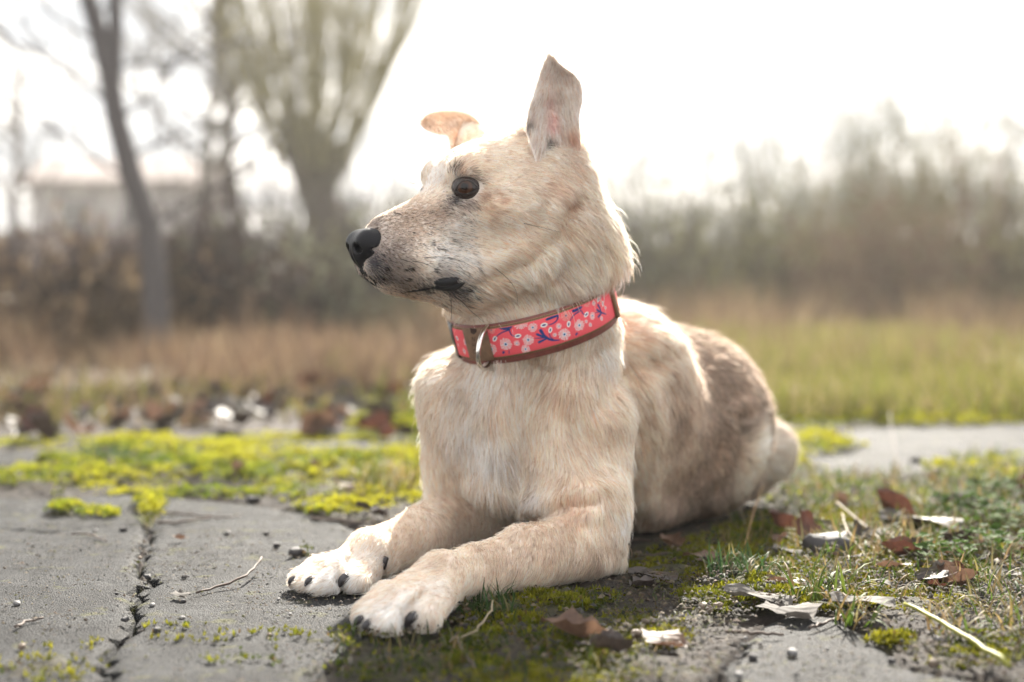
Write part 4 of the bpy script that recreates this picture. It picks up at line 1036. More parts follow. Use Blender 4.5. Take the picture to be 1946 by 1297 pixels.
earN_V, earN_F = ear_shell(
    [(1022, 322), (1013, 290), (1000, 245), (1004, 210), (1014, 182), (1024, 148), (1034, 117), (1043, 103)],
    [(1084, 318), (1104, 288), (1103, 255), (1100, 222), (1107, 195), (1107, 168), (1101, 151), (1086, 137), (1068, 126), (1052, 108)],
    [1.396, 1.398, 1.404, 1.411, 1.415], [1.424, 1.415, 1.418, 1.42, 1.417], [0.006, 0.018, 0.023, 0.014, 0.0], 0.0055)
earF_V, earF_F = ear_shell(
    [(858, 300), (857, 282), (855, 268), (853, 258), (843, 257), (830, 256), (814, 250), (804, 244), (801, 239)],
    [(925, 275), (924, 254), (917, 240), (908, 228), (894, 217), (874, 211), (840, 210), (816, 215), (804, 224), (800, 233)],
    [1.535, 1.525, 1.512, 1.500, 1.495], [1.545, 1.545, 1.535, 1.512, 1.495], [0.012, 0.014, 0.010, 0.005, 0.0], 0.005)
n1 = len(bodyV); n2 = n1 + len(earN_V)
dogV = np.concatenate([bodyV, earN_V, earF_V]); dogFc = np.concatenate([bodyF, earN_F + n1, earF_F + n2])
earflag = np.zeros(len(dogV), int); earflag[n1:n2] = 1; earflag[n2:] = 2
# ------------------------------------------------------------------ fur
def vnormals(V, F):
    n = np.cross(V[F[:, 2]] - V[F[:, 0]], V[F[:, 3]] - V[F[:, 1]])
    N = np.zeros_like(V)
    for c in range(3):
        for k in range(4): N[:, c] += np.bincount(F[:, k], n[:, c], len(V))
    return norm(N)
dogN = vnormals(dogV, dogFc)
def project(X):
    d = np.maximum(X[:, 1], 0.01)
    return np.stack([CXP + X[:, 0] / d * FPX, HZP + (CAMH - X[:, 2]) / d * FPX], 1)
_pp = project(dogV)
_front = (dogN * (np.array([0, 0, CAMH]) - dogV)).sum(1) > 0
# folds and creases of the lying body: pixel line, width px, depth mm
FOLDS = [([(893, 550), (950, 525), (1010, 495), (1065, 445), (1085, 395)], 15, 4.5), ([(1092, 395), (1080, 450), (1062, 515)], 18, 4), ([(925, 366), (995, 382)], 9, 1.6), ([(900, 415), (960, 455)], 22, 2.5),
         ([(1150, 765), (1180, 715), (1228, 690)], 24, 6), ([(1262, 690), (1285, 760), (1290, 840), (1268, 930)], 24, 8), ([(1000, 988), (1075, 962), (1125, 958)], 13, 6), ([(1012, 700), (988, 800), (986, 905)], 30, 8), ([(884, 700), (872, 800), (882, 890)], 26, 6),
         ([(1150, 950), (1158, 1045)], 15, 4), ([(1408, 795), (1414, 850), (1398, 900), (1372, 932)], 15, 8), ([(872, 1072), (884, 1132)], 16, 2.5), ([(1340, 690), (1370, 760)], 28, 3), ([(1090, 800), (1130, 880)], 30, 4),
         ([(800, 1128), (768, 1165), (766, 1192)], 7, 5), ([(752, 1132), (716, 1182)], 6, 4), ([(662, 1066), (642, 1104)], 7, 5), ([(625, 1072), (594, 1108)], 5, 4), ([(610, 1072), (574, 1102)], 5, 3), ([(742, 1010), (762, 1062)], 14, 3), ([(700, 475), (735, 505), (790, 520)], 16, 1.5)]
_d0 = np.zeros(len(dogV))
for pl, w_, dp in FOLDS:
    dd_ = seg_dist(_pp[:, 0], _pp[:, 1], pl); near_ = dogV[:, 1] < 2.5
    m_ = (dd_ < 3 * w_) & _front & (earflag == 0)
    if not m_.any(): continue
    _d0[m_] -= 0.8 * dp * 1e-3 * np.exp(-(dd_[m_] / w_) ** 2) - 0.35 * dp * 1e-3 * np.exp(-((dd_[m_] - 1.9 * w_) / (0.8 * w_)) ** 2)
dogV = dogV + dogN * _d0[:, None]
dogV[:, 2] = np.maximum(dogV[:, 2], 0.0008)
dogN = vnormals(dogV, dogFc)
_pp = project(dogV)
def surf(px, py, kind=None, rad=7):
    """dog surface point nearest the camera that shows at a pixel"""
    r = rad
    while True:
        m = (np.abs(_pp[:, 0] - px) < r) & (np.abs(_pp[:, 1] - py) < r) & _front
        if kind is not None: m &= (earflag == kind)
        if m.any(): break
        r *= 1.6
    i = np.where(m)[0]; j = i[np.argmin(dogV[i, 1])]
    return dogV[j], dogN[j]

NOSE = (0.1650, 0.0, -0.0640); NOSE_R = (0.0205, 0.0205, 0.0180)
EYE_R = 0.0162
_ring = [surf(888 + 30 * math.cos(a), 358 + 26 * math.sin(a), 0)[0][1] for a in np.linspace(0, 2 * np.pi, 12, endpoint=False)]
_ec = P(888, 358, float(np.median(_ring)) + EYE_R - 0.0027)
EYE = np.array([(_ec - HO) @ HF, (_ec - HO) @ HL, (_ec - HO) @ HU])
# combing: pixel, direction in the picture plane, hair length (mm), lift (deg)
COMB = [
 (700,470,.9,.3,4,14),(740,430,.9,-.1,4,14),(760,400,.9,-.3,4,16),(740,500,.8,.5,6,18),(720,530,.6,.7,7,22),(790,470,.95,.25,6,16),
 (790,540,.7,.7,8,22),(830,570,.6,.7,10,25),(830,430,.95,.1,6,16),(800,390,.8,-.5,5,16),(830,330,.7,-.75,8,18),(800,340,.3,-.95,9,30),
 (860,320,.8,-.6,8,20),(880,290,.9,-.4,9,18),(930,265,1,-.1,10,16),(960,300,1,.1,10,16),(920,330,1,.05,8,14),(850,380,.8,.35,6,16),
 (890,390,.75,.65,8,16),(880,450,.9,.4,10,16),(950,370,1,.15,9,14),(1000,360,1,.25,11,16),(950,430,.95,.3,12,16),(1020,430,.9,.35,15,18),
 (900,510,.8,.5,12,18),(960,500,.85,.45,15,18),(1050,380,.8,.45,14,20),(1085,350,.7,.6,17,32),(1100,320,.6,.7,18,38),(1070,310,.5,.5,14,24),
 (1010,300,.9,.1,11,16),(990,250,.7,-.5,9,18),(1100,420,.6,.8,26,26),(1150,430,.6,.8,30,34),(1170,500,.45,.9,32,36),(1100,500,.45,.85,28,22),
 (1030,520,.6,.75,24,20),(960,560,.65,.7,20,18),(900,570,.7,.6,16,18),(880,600,.55,.75,16,20),(1000,590,.5,.8,20,18),(1150,550,.4,.9,28,28),
 (830,690,-.5,.85,24,34),(815,740,-.35,.95,22,30),(870,720,-.15,1,24,20),(950,730,-.05,1,24,18),(1040,720,-.25,.95,24,18),(1100,690,-.1,1,24,18),
 (1170,650,.5,.85,26,24),(1215,630,.8,.5,26,28),(1150,740,.1,1,24,18),(1220,720,.35,.9,24,20),(900,830,.05,1,24,18),(950,860,.1,1,28,22),
 (970,930,.1,1,26,26),(1040,820,.05,1,22,16),(1040,900,-.15,1,20,16),(1000,970,-.3,.9,20,20),(1110,850,.25,.95,20,16),(1150,900,.15,1,20,16),(1120,950,.0,1,14,16),
 (1060,1000,-.3,.9,12,16),(1150,1020,.1,1,13,18),(1170,1080,.1,1,14,26),(1100,1060,-.35,.9,11,16),(1000,1050,-.5,.85,10,16),(920,1080,-.6,.75,10,16),(850,1110,-.6,.75,10,16),
 (780,1130,-.7,.7,10,16),(720,1160,-.7,.7,11,20),(700,1185,-.65,.75,12,24),(740,1185,-.5,.85,12,24),(820,1170,-.3,.95,13,24),
 (840,900,-.1,1,20,20),(850,960,-.2,.95,12,16),(880,1010,-.2,.95,10,16),(780,1000,-.5,.8,10,16),(720,1050,-.6,.75,10,16),(660,1080,-.75,.65,10,16),(600,1100,-.8,.6,11,22),(570,1110,-.8,.6,11,24),(680,1105,-.4,.9,12,24),
 (1250,680,.75,.6,24,22),(1300,660,.9,.3,24,26),(1350,665,.9,.4,24,26),(1410,710,.7,.7,22,28),(1280,780,.45,.85,24,18),(1350,760,.7,.65,22,18),(1420,780,.5,.85,20,20),
 (1230,850,.35,.9,22,18),(1300,880,.5,.8,20,18),(1380,860,.5,.8,20,18),(1210,960,.1,1,22,22),(1290,950,.3,.9,20,22),(1370,920,.4,.8,20,22),
 (1440,820,.7,-.2,22,36),(1490,840,.9,.1,22,40),(1490,880,.7,.7,22,38),(1450,910,.3,.9,22,32),(1400,925,.2,1,22,30),
]
gX, gD, gL, gA = [], [], [], []
for px, py, dx, dy, ln, lift in COMB:
    x, n = surf(px, py, 0)
    v = np.array([dx, 0, -dy]); v = v - n * (v @ n)
    gX.append(x); gD.append(norm(v)); gL.append(ln * 1e-3); gA.append(math.radians(lift))
# mirrored head guides (far side of the head) and far flank
for i in range(len(COMB)):
    q = gX[i] - HO; f, l, u = q @ HF, q @ HL, q @ HU
    if f > -0.07 and u > -0.13 and abs(l) > 0.006:
        dv = gD[i]; gX.append(H(f, -l, u)); gD.append(dv - 2 * HL * (dv @ HL)); gL.append(gL[i]); gA.append(gA[i])
for x, d, ln in [((0.05, 1.9, 0.12), (0.3, 0.6, -0.5), .022), ((0.0, 1.7, 0.12), (0.1, 0.5, -0.7), .022), ((0.15, 2.0, 0.2), (0.5, 0.7, -0.2), .022), ((0.2, 2.05, 0.1), (0.3, 0.4, -0.8), .022), ((0.08, 1.62, 0.02), (0.3, 0.7, 0.0), .02)]:
    gX.append(np.array(x)); gD.append(norm(d)); gL.append(ln); gA.append(0.35)
gX = np.array(gX); gD = np.array(gD); gL = np.array(gL); gA = np.array(gA)

def guide_lookup(X):
    D = np.zeros_like(X); L = np.zeros(len(X)); A = np.zeros(len(X))
    for s in range(0, len(X), 20000):
        x = X[s:s + 20000].astype(np.float32)
        d2 = ((x[:, None, :] - gX[None].astype(np.float32)) ** 2).sum(2)
        w = 1.0 / (d2 + 2e-5) ** 2
        w /= w.sum(1, keepdims=True)
        D[s:s + 20000] = w @ gD; L[s:s + 20000] = w @ gL; A[s:s + 20000] = w @ gA
    return D, L, A

# coat colours: patches of markings and tone (hind end also whitened for its backlight), pixel, radius (px), colour, strength
CREAM = np.array([0.95, 0.845, 0.745]); WHITE = np.array([0.97, 0.94, 0.91]); TAN = np.array([0.76, 0.57, 0.43]); GREY = np.array([0.66, 0.54, 0.45])
DARK = np.array([0.030, 0.030, 0.038]); SMOKE = np.array([0.26, 0.21, 0.19]); RUSSET = np.array([0.50, 0.27, 0.16])
MARK = [
 # muzzle
 (740,450,55,SMOKE*1.5,.55),(790,410,45,np.array([.42,.30,.22]),.6),(735,500,40,SMOKE,.6),(705,505,22,DARK*2,.85),(715,530,22,DARK*2.5,.75),(690,515,10,WHITE,.3),
 (760,540,30,SMOKE,.75),(800,552,20,DARK*2,.75),(770,556,16,DARK*2,.55),(850,552,26,DARK*2,.85),(850,520,20,SMOKE,.5),(858,557,22,DARK*2,.6),
 (850,480,40,WHITE,.7),(870,440,35,WHITE,.55),(890,500,30,WHITE,.5),(760,572,30,np.array([.6,.42,.25]),.6),(705,420,16,SMOKE*.8,.6),(830,400,28,np.array([.42,.30,.22]),.55),
 # eyes and brow
 (858,372,14,DARK*1.5,1.),(866,378,10,DARK*1.5,.9),(888,340,14,SMOKE*.55,.5),(905,350,12,SMOKE*.55,.45),(890,380,14,SMOKE*.6,.45),(845,385,16,SMOKE*.7,.75),(870,345,10,DARK*2,.7),(860,318,11,SMOKE*.5,.75),(873,325,10,RUSSET*1.5,.45),(885,385,14,SMOKE*1.3,.5),(925,367,12,RUSSET*.6,.6),(960,376,10,RUSSET*.9,.5),
 (830,325,25,WHITE,.6),(815,350,25,WHITE,.5),(900,320,30,np.array([.78,.58,.42]),.4),(925,400,18,np.array([.62,.40,.20]),.55),
 (970,290,40,CREAM*.95,.4),(1010,330,50,CREAM*.95,.4),
 # ear roots, neck
 (994,252,10,SMOKE*.8,.5),(1095,318,22,RUSSET*1.3,.4),(1085,390,14,RUSSET,.5),(1060,350,26,RUSSET*1.5,.35),
 (1090,440,35,TAN*1.15,.55),(1070,540,45,CREAM*.95,.5),(1000,480,35,TAN*1.3,.35),(950,540,30,TAN*1.25,.35),(1160,470,40,np.array([.82,.66,.47]),.6),(900,590,30,TAN*1.2,.4),
 # breast
 (900,720,60,WHITE,.55),(880,830,60,WHITE,.6),(950,880,45,WHITE,.8),(1060,740,45,np.array([.72,.52,.35]),.4),(940,790,30,TAN*1.4,.25),(1000,690,30,WHITE,.3),
 (1170,690,40,WHITE,.35),(1170,730,38,TAN*1.15,.45),(1215,700,40,TAN*1.05,.5),(1150,790,45,TAN*1.2,.35),(1210,800,45,TAN*1.15,.4),(1090,830,55,CREAM,.3),(1150,660,30,WHITE,.6),
 (1100,930,45,TAN*1.25,.4),(1130,870,50,CREAM*.95,.4),(1080,970,30,RUSSET*1.2,.45),(1010,960,40,WHITE,.7),(870,960,35,TAN*1.15,.4),
 # forelegs and paws
 (1050,1050,70,np.array([.64,.50,.39]),.6),(1140,1060,40,np.array([.62,.48,.36]),.5),(950,1080,60,np.array([.66,.54,.44]),.6),(840,1110,45,WHITE*.96,.6),(760,1150,60,WHITE*.97,.9),(700,1180,40,WHITE*.97,.9),
 (860,1010,60,np.array([.62,.49,.39]),.6),(780,1010,50,np.array([.70,.57,.46]),.5),(720,1050,40,WHITE*.95,.6),(640,1090,70,WHITE,.95),
 # grizzled saddle
 (1290,720,45,GREY,.8),(1300,800,55,GREY*.95,.95),(1360,740,60,GREY,.9),(1390,800,50,GREY,.9),(1300,880,60,GREY*1.1,.85),(1230,860,40,GREY*1.25,.6),(1240,780,30,GREY*1.2,.5),(1380,880,35,GREY*1.2,.7),(1330,670,40,GREY*1.1,.7),(1420,740,30,GREY*1.2,.7),(1240,940,40,GREY*1.4,.5),
 (1250,680,22,np.array([.66,.48,.33]),.6),(1410,820,16,GREY*.6,.7),(1195,1000,28,WHITE,.6),(1450,855,44,np.array([.96,.88,.78]),1.),(1418,915,34,np.array([.96,.88,.78]),1.),(1480,840,50,np.array([.97,.91,.84]),1.),(1470,890,44,np.array([.97,.91,.84]),1.),(1455,860,40,np.array([.97,.91,.84]),1.),  # pale hind end, whitened further to paint in its backlit glow
]
mkX = np.array([surf(m[0], m[1], 0)[0] for m in MARK]); mkR = np.array([m[2] for m in MARK]) * mkX[:, 1] / FPX
mkC = np.array([m[3] for m in MARK]); mkS = np.array([m[4] for m in MARK])
mkS = np.where((mkC[:, 0] - mkC[:, 2] > 0.2) & (mkC[:, 0] > .5) & (mkX[:, 1] < 1.62), mkS * 0.62, mkS)
hd = (mkX - HO) @ HR.T
isH = (hd[:, 0] > -0.07) & (hd[:, 2] > -0.125) & (np.abs(hd[:, 1]) > 0.006)
mm = hd[isH] * np.array([1, -1, 1])
mkX = np.concatenate([mkX, HO + mm @ HR]); mkR = np.r_[mkR, mkR[isH]]; mkC = np.concatenate([mkC, mkC[isH]]); mkS = np.r_[mkS, mkS[isH]]
def coat(X, ears=None, rnd=None):
    """coat colour at surface points"""
    c = np.tile(CREAM, (len(X), 1))
    n1_ = fbm(X, 38, 3)[:, None]
    c = c * (0.90 + 0.2 * n1_)
    # back saddle seen from anywhere
    sad = np.clip(((X[:, 0] - .007) * .505 + (X[:, 1] - 1.53) * .863 - .135 + (n1_[:, 0] - .5) * .06) / 0.07, 0, 1)[:, None] * 0.88
    c = c * (1 - sad) + GREY * sad
    for s in range(0, len(X), 40000):
        x = X[s:s + 40000]; cc = c[s:s + 40000]
        wob = (fbm(x, 60, 11) - 0.5)[:, None] * 0.9
        for k in range(len(mkX)):
            d2 = ((x - mkX[k]) ** 2).sum(1)
            near = d2 < (2.6 * mkR[k]) ** 2
            if not near.any(): continue
            w = (np.exp(-d2[near] / (1.0 * mkR[k] ** 2)) * mkS[k])[:, None]
            w = np.clip(w * (1 + wob[near]), 0, 1)
            if rnd is not None and mkC[k].mean() < 0.16:      # black hairs stand singly among pale ones
                w = np.where(rnd[s:s + 40000][near][:, None] < w * 0.95, 0.92, w * 0.25)
            cc[near] = cc[near] * (1 - w) + mkC[k] * w
        c[s:s + 40000] = cc
    if ears is not None:
        e1 = ears == 1; e2 = ears == 2
        px = project(X)
        c[e1] = np.array([.90, .82, .76]); c[e2] = np.array([.82, .68, .57])
        def blob(m, x, y, r, col, st):
            w = (np.exp(-((px[m, 0] - x) ** 2 + (px[m, 1] - y) ** 2) / (0.7 * r * r)) * st)[:, None]
            c[m] = c[m] * (1 - w) + np.array(col) * w
        blob(e1, 1052, 232, 15, (.82, .58, .55), .8); blob(e1, 1050, 258, 15, (.78, .48, .46), .8); blob(e1, 1045, 205, 16, (.84, .66, .62), .7); blob(e1, 1048, 298, 16, SMOKE * .5, .9)
        blob(e1, 1003, 250, 13, SMOKE * .6, .7); blob(e1, 1095, 280, 20, RUSSET * 1.3, .6); blob(e1, 1080, 220, 16, (.93, .88, .80), .6); blob(e1, 1060, 150, 26, (.80, .72, .68), .5)
        blob(e2, 880, 268, 14, (.55, .26, .22), .9); blob(e2, 860, 238, 16, SMOKE * 1.5, .4); blob(e2, 858, 272, 8, WHITE, .8); blob(e2, 812, 236, 12, (.5, .36, .26), .7)
    return np.clip(c, 0.005, 1)

def scatter(n, seed):
    r = np.random.default_rng(seed)
    T = np.concatenate([dogFc[:, [0, 1, 2]], dogFc[:, [0, 2, 3]]])
    a, b, c = dogV[T[:, 0]], dogV[T[:, 1]], dogV[T[:, 2]]
    cr = np.cross(b - a, c - a); ar = np.linalg.norm(cr, axis=1) * 0.5
    cen = (a + b + c) / 3; nn = norm(cr)
    view = norm(np.array([0, 0, CAMH]) - cen)
    fac = (nn * view).sum(1)
    w = ar * np.where(fac > -0.25, 1.0, 0.30)
    h = (cen - HO) @ HR.T
    w *= np.where((h[:, 0] > -0.06) & (h[:, 2] > -0.12) & (np.abs(h[:, 1]) < .08), 1.9, 1.0)
    w *= np.where((cen[:, 2] < 0.06) & (cen[:, 1] < 1.42), 1.5, 1.0)
    w *= np.where(cen[:, 2] < 0.004, 0.0, 1.0)
    # bare skin: nose leather, eyeballs
    w *= np.where((((h - np.array(NOSE)) / (np.array(NOSE_R) * 1.02)) ** 2).sum(1) < 1.0, 0.0, 1.0)
    for s in (-1, 1):
        w *= np.where(((h - EYE * np.array([1, s, 1])) ** 2).sum(1) < (EYE_R * 1.03) ** 2, 0.0, 1.0)
    lipc = (surf(851, 541, 0)[0] - HO) @ HR.T
    w *= np.where((((h[:, 0] - lipc[0]) / .0150) ** 2 + ((h[:, 2] - lipc[2]) / .0038) ** 2 < 1) & (np.abs(h[:, 1]) > .012), 0.0, 1.0)
    # flattened away under the collar band
    q = cen - CC; ax = q @ CN; w *= np.where((np.abs(ax) < 0.0155) & (np.linalg.norm(q - ax[:, None] * CN, axis=1) < 0.11), 0.0, 1.0)
    cs = np.cumsum(w); cs /= cs[-1]
    i = np.searchsorted(cs, r.random(n)); i = np.minimum(i, len(T) - 1)
    u, v = r.random(n), r.random(n); fl = u + v > 1; u[fl] = 1 - u[fl]; v[fl] = 1 - v[fl]
    X = a[i] + u[:, None] * (b[i] - a[i]) + v[:, None] * (c[i] - a[i])
    N = norm(dogN[T[i, 0]] * (1 - u - v)[:, None] + dogN[T[i, 1]] * u[:, None] + dogN[T[i, 2]] * v[:, None])
    return X, N, earflag[T[i, 0]]

def make_fur(n, seed=5):
    r = np.random.default_rng(seed)
    X, N, ef = scatter(n, seed)
    D, L, A = guide_lookup(X)
    e1 = ef == 1; e2 = ef == 2
    up = np.array([-0.12, 0.0, 1.0]); fl = np.array([-1.0, 0.0, 0.35])
    pxe = project(X)
    inner = (N @ np.array([0, -1.0, 0])) > 0
    D[e1] = up; L[e1] = 0.009; A[e1] = 0.42
    edge = e1 & inner & (pxe[:, 0] < 1040) & (pxe[:, 1] > 190)
    L[edge] = 0.016; A[edge] = 0.35; D[edge] = np.array([0.25, 0, 1.0])
    low = e1 & inner & (pxe[:, 1] > 265); L[low] = 0.017
    rim = e1 & inner & (pxe[:, 0] > 1066) & (pxe[:, 1] > 190); L[rim] = 0.014; D[rim] = np.array([-0.25, 0, 1.0])
    D[e2] = fl; L[e2] = 0.007; A[e2] = 0.3
    # soft waves in the coat
    wav = np.stack([fbm(X, 30, 21, 3), fbm(X, 30, 31, 3), fbm(X, 30, 41, 3)], 1) - 0.5
    D = D + wav * 0.8 * np.clip(L / 0.02, 0.2, 1)[:, None]
    D = norm(D - N * (D * N).sum(1, keepdims=True))
    D = norm(D + r.normal(0, 0.10, X.shape)); D = norm(D - N * (D * N).sum(1, keepdims=True))
    L = L * 0.72 * r.uniform(0.65, 1.2, n) * (0.8 + 0.4 * fbm(X, 45, 51, 2))
    A = A * r.uniform(0.6, 1.5, n)
    fly = (r.random(n) < 0.035) & (ef == 0); A[fly] = A[fly] * 1.9; L[fly] *= 1.15
    # tufts: tips gather towards the ridges of a noise field
    sc = 150.0; e = 0.0008
    base = vnoise(X, sc, 61)
    gr = np.stack([(vnoise(X + np.array([e, 0, 0]), sc, 61) - base), (vnoise(X + np.array([0, e, 0]), sc, 61) - base), (vnoise(X + np.array([0, 0, e]), sc, 61) - base)], 1) / e
    sc2 = 60.0
    base2 = vnoise(X, sc2, 71)
    gr2 = np.stack([(vnoise(X + np.array([e, 0, 0]), sc2, 71) - base2), (vnoise(X + np.array([0, e, 0]), sc2, 71) - base2), (vnoise(X + np.array([0, 0, e]), sc2, 71) - base2)], 1) / e
    pull = (gr / sc * 0.0026 + gr2 / sc2 * 0.0030) * np.clip(L / 0.018, 0.1, 1.3)[:, None]
    pull -= N * (pull * N).sum(1, keepdims=True)
    K = 5
    pts = np.zeros((n, K, 3), np.float32)
    for k in range(K):
        t = k / (K - 1)
        ang = A * (1.25 - 0.75 * t)
        q = X + (D * np.cos(ang)[:, None] + N * np.sin(ang)[:, None]) * (L * t)[:, None] + pull * t ** 1.3
        q[:, 2] = np.maximum(q[:, 2], 0.0012)
        pts[:, k] = q
    pts[:, 0] -= (N * 0.0008).astype(np.float32)
    col = coat(X, ef, r.random(n))
    col = col * (0.88 + 0.24 * base)[:, None] * (0.93 + 0.14 * base2)[:, None] * r.normal(1.0, 0.15, (n, 1)) + r.normal(0, 0.012, (n, 3))
    gz = np.clip((CREAM[0] - col[:, 0]) / (CREAM[0] - GREY[0]), 0, 1)     # the grizzled hair carries dark tips
    tip = col * 1.06
    dk = (r.random(n) < 0.80 * gz * (col[:, 0] > 0.25) * np.clip((X[:, 1] - 1.6) / 0.1, 0, 1)) 
    tip[dk] = col[dk] * 0.16
    lt = (~dk) & (r.random(n) < 0.12); tip[lt] = np.minimum(col[lt] * 1.25, 0.92); col[lt] = np.minimum(col[lt] * 1.12, 0.9)
    tn = r.random(n) < 0.10; col[tn] *= np.array([.80, .68, .58]); tip[tn] *= np.array([.80, .68, .58])
    # black guard hairs and whisker dots on the muzzle
    h = (X - HO) @ HR.T
    mz = (h[:, 0] > 0.075) & (h[:, 0] < 0.17) & (h[:, 2] < -0.03) & (h[:, 2] > -0.13) & (np.abs(h[:, 1]) < 0.07)
    dots = mz & (vnoise(X, 210, 91) > 0.86); col[dots] *= 0.18; tip[dots] *= 0.15
    rnd = mz & (r.random(n) < 0.14); col[rnd] *= 0.3; tip[rnd] *= 0.3
    wid = np.where(L > 0.012, 0.00022, 0.00018) * r.choice([0.8, 1.0, 1.6], n, p=[.4, .4, .2])
    return pts, np.clip(col, 0.01, .95), np.clip(tip, 0.01, .95), wid

def hair_obj(name, pts, col, tip, wid, mat, parent=None, **props):
    n, K, _ = pts.shape
    cu = bpy.data.hair_curves.new(name)
    cu.add_curves([K] * n)
    cu.points.foreach_set('position', np.ascontiguousarray(pts, np.float32).ravel())
    t = np.linspace(0, 1, K)
    rad = wid[:, None] * np.interp(t, [0, .5, 1], [1.0, .85, .15])[None]
    cu.points.foreach_set('radius', rad.astype(np.float32).ravel())
    for nm, c in (('col', col), ('tip', tip)):
        a = cu.attributes.new(nm, 'FLOAT_COLOR', 'CURVE')
        q = np.ones((n, 4), np.float32); q[:, :3] = c
        a.data.foreach_set('color', q.ravel())
    cu.materials.append(mat)
    o = bpy.data.objects.new(name, cu); COL.objects.link(o)
    if parent is not None: o.parent = parent
    for k2, v2 in props.items(): o[k2] = v2
    return o

def fur_material():
    m, nt, b = mat_new('fur'); nt.nodes.remove(b)
    out = nt.nodes['Material Output']
    a1 = nt.nodes.new('ShaderNodeAttribute'); a1.attribute_name = 'col'
    a2 = nt.nodes.new('ShaderNodeAttribute'); a2.attribute_name = 'tip'
    hi = nt.nodes.new('ShaderNodeHairInfo')
    mr = nt.nodes.new('ShaderNodeMapRange'); mr.inputs[1].default_value = 0.45; mr.inputs[2].default_value = 0.95
    mx = nt.nodes.new('ShaderNodeMixRGB')
    nt.links.new(hi.outputs['Intercept'], mr.inputs[0]); nt.links.new(mr.outputs[0], mx.inputs[0])
    nt.links.new(a1.outputs['Color'], mx.inputs[1]); nt.links.new(a2.outputs['Color'], mx.inputs[2])
    df = nt.nodes.new('ShaderNodeBsdfDiffuse'); tr = nt.nodes.new('ShaderNodeBsdfTranslucent')
    hr = nt.nodes.new('ShaderNodeBsdfHair'); hr.component = 'Reflection'; hr.inputs['RoughnessU'].default_value = 0.35; hr.inputs['RoughnessV'].default_value = 0.6
    ht = nt.nodes.new('ShaderNodeBsdfHair'); ht.component = 'Transmission'; ht.inputs['RoughnessU'].default_value = 0.3; ht.inputs['RoughnessV'].default_value = 0.5
    m1 = nt.nodes.new('ShaderNodeMixShader'); m1.inputs[0].default_value = 0.44
    m2 = nt.nodes.new('ShaderNodeMixShader'); m2.inputs[0].default_value = 0.6
    m3 = nt.nodes.new('ShaderNodeMixShader'); m3.inputs[0].default_value = 0.42
    for q in (df, tr, hr, ht): nt.links.new(mx.outputs[0], q.inputs['Color'])
    nt.links.new(df.outputs[0], m1.inputs[1]); nt.links.new(tr.outputs[0], m1.inputs[2])
    nt.links.new(hr.outputs[0], m2.inputs[1]); nt.links.new(ht.outputs[0], m2.inputs[2])
    nt.links.new(m1.outputs[0], m3.inputs[1]); nt.links.new(m2.outputs[0], m3.inputs[2])
    nt.links.new(m3.outputs[0], out.inputs['Surface'])
    return m

dog = empty('dog', (0.06, 1.6, 0.0), label='cream and tan dog lying on mossy concrete, head turned aside, wearing a collar', category='dog')
def kid(o):
    """parent to the dog and keep world coordinates"""
    o.parent = dog; o.matrix_parent_inverse = Matrix.Translation(-dog.location); return o
M_skin = attr_mat('skin', rough=0.75, spec=0.2)
body = kid(mesh_obj('body', dogV, dogFc, M_skin))
set_col(body, coat(dogV, earflag) * 0.92, gain=1.0)
FUR_N = 400000
M_fur = fur_material()
fur = kid(hair_obj('fur', *make_fur(FUR_N), M_fur, kind='stuff'))
# ------------------------------------------------------------------ nose, eyes, lips, claws, whiskers
def nose_part():
    c = H(*NOSE)
    Fd = Field(c - 0.036, c + 0.036, 0.0009)
    Fd.ell(c, HR, NOSE_R, 0.004)
    Fd.cap(H(0.174, 0, -0.074), 0.0075, H(0.166, 0, -0.088), 0.0060, 0.008)
    for s in (-1, 1):
        Fd.ell(H(0.170, s * 0.0120, -0.0610), HR, (0.0145, 0.0108, 0.0135), 0.006)
        Fd.cap(H(0.1850, s * 0.0090, -0.0655), 0.0036, H(0.168, s * 0.0215, -0.0670), 0.0016, 0.003, cut=True)
        Fd.cap(H(0.1790, s * 0.0098, -0.0655), 0.0052, H(0.171, s * 0.010, -0.064), 0.003, 0.003, cut=True)
    Fd.cap(H(0.1905, 0, -0.060), 0.0012, H(0.176, 0, -0.093), 0.0016, 0.003, cut=True)
    V, F = Fd.mesh(); V = relax(V, F, 2)
    m, nt, b = mat_new('nose_leather')
    b.inputs['Base Color'].default_value = (0.009, 0.009, 0.012, 1); b.inputs['Roughness'].default_value = 0.45; b.inputs['Specular IOR Level'].default_value = 0.2
    tc = nt.nodes.new('ShaderNodeTexCoord'); vo = nt.nodes.new('ShaderNodeTexVoronoi'); vo.inputs['Scale'].default_value = 900
    bp = nt.nodes.new('ShaderNodeBump'); bp.inputs['Strength'].default_value = 0.35; bp.inputs['Distance'].default_value = 0.0006
    nt.links.new(tc.outputs['Object'], vo.inputs['Vector']); nt.links.new(vo.outputs['Distance'], bp.inputs['Height']); nt.links.new(bp.outputs[0], b.inputs['Normal'])
    kid(mesh_obj('nose', V, F, m, label='dark slate leathery nose'))
nose_part()

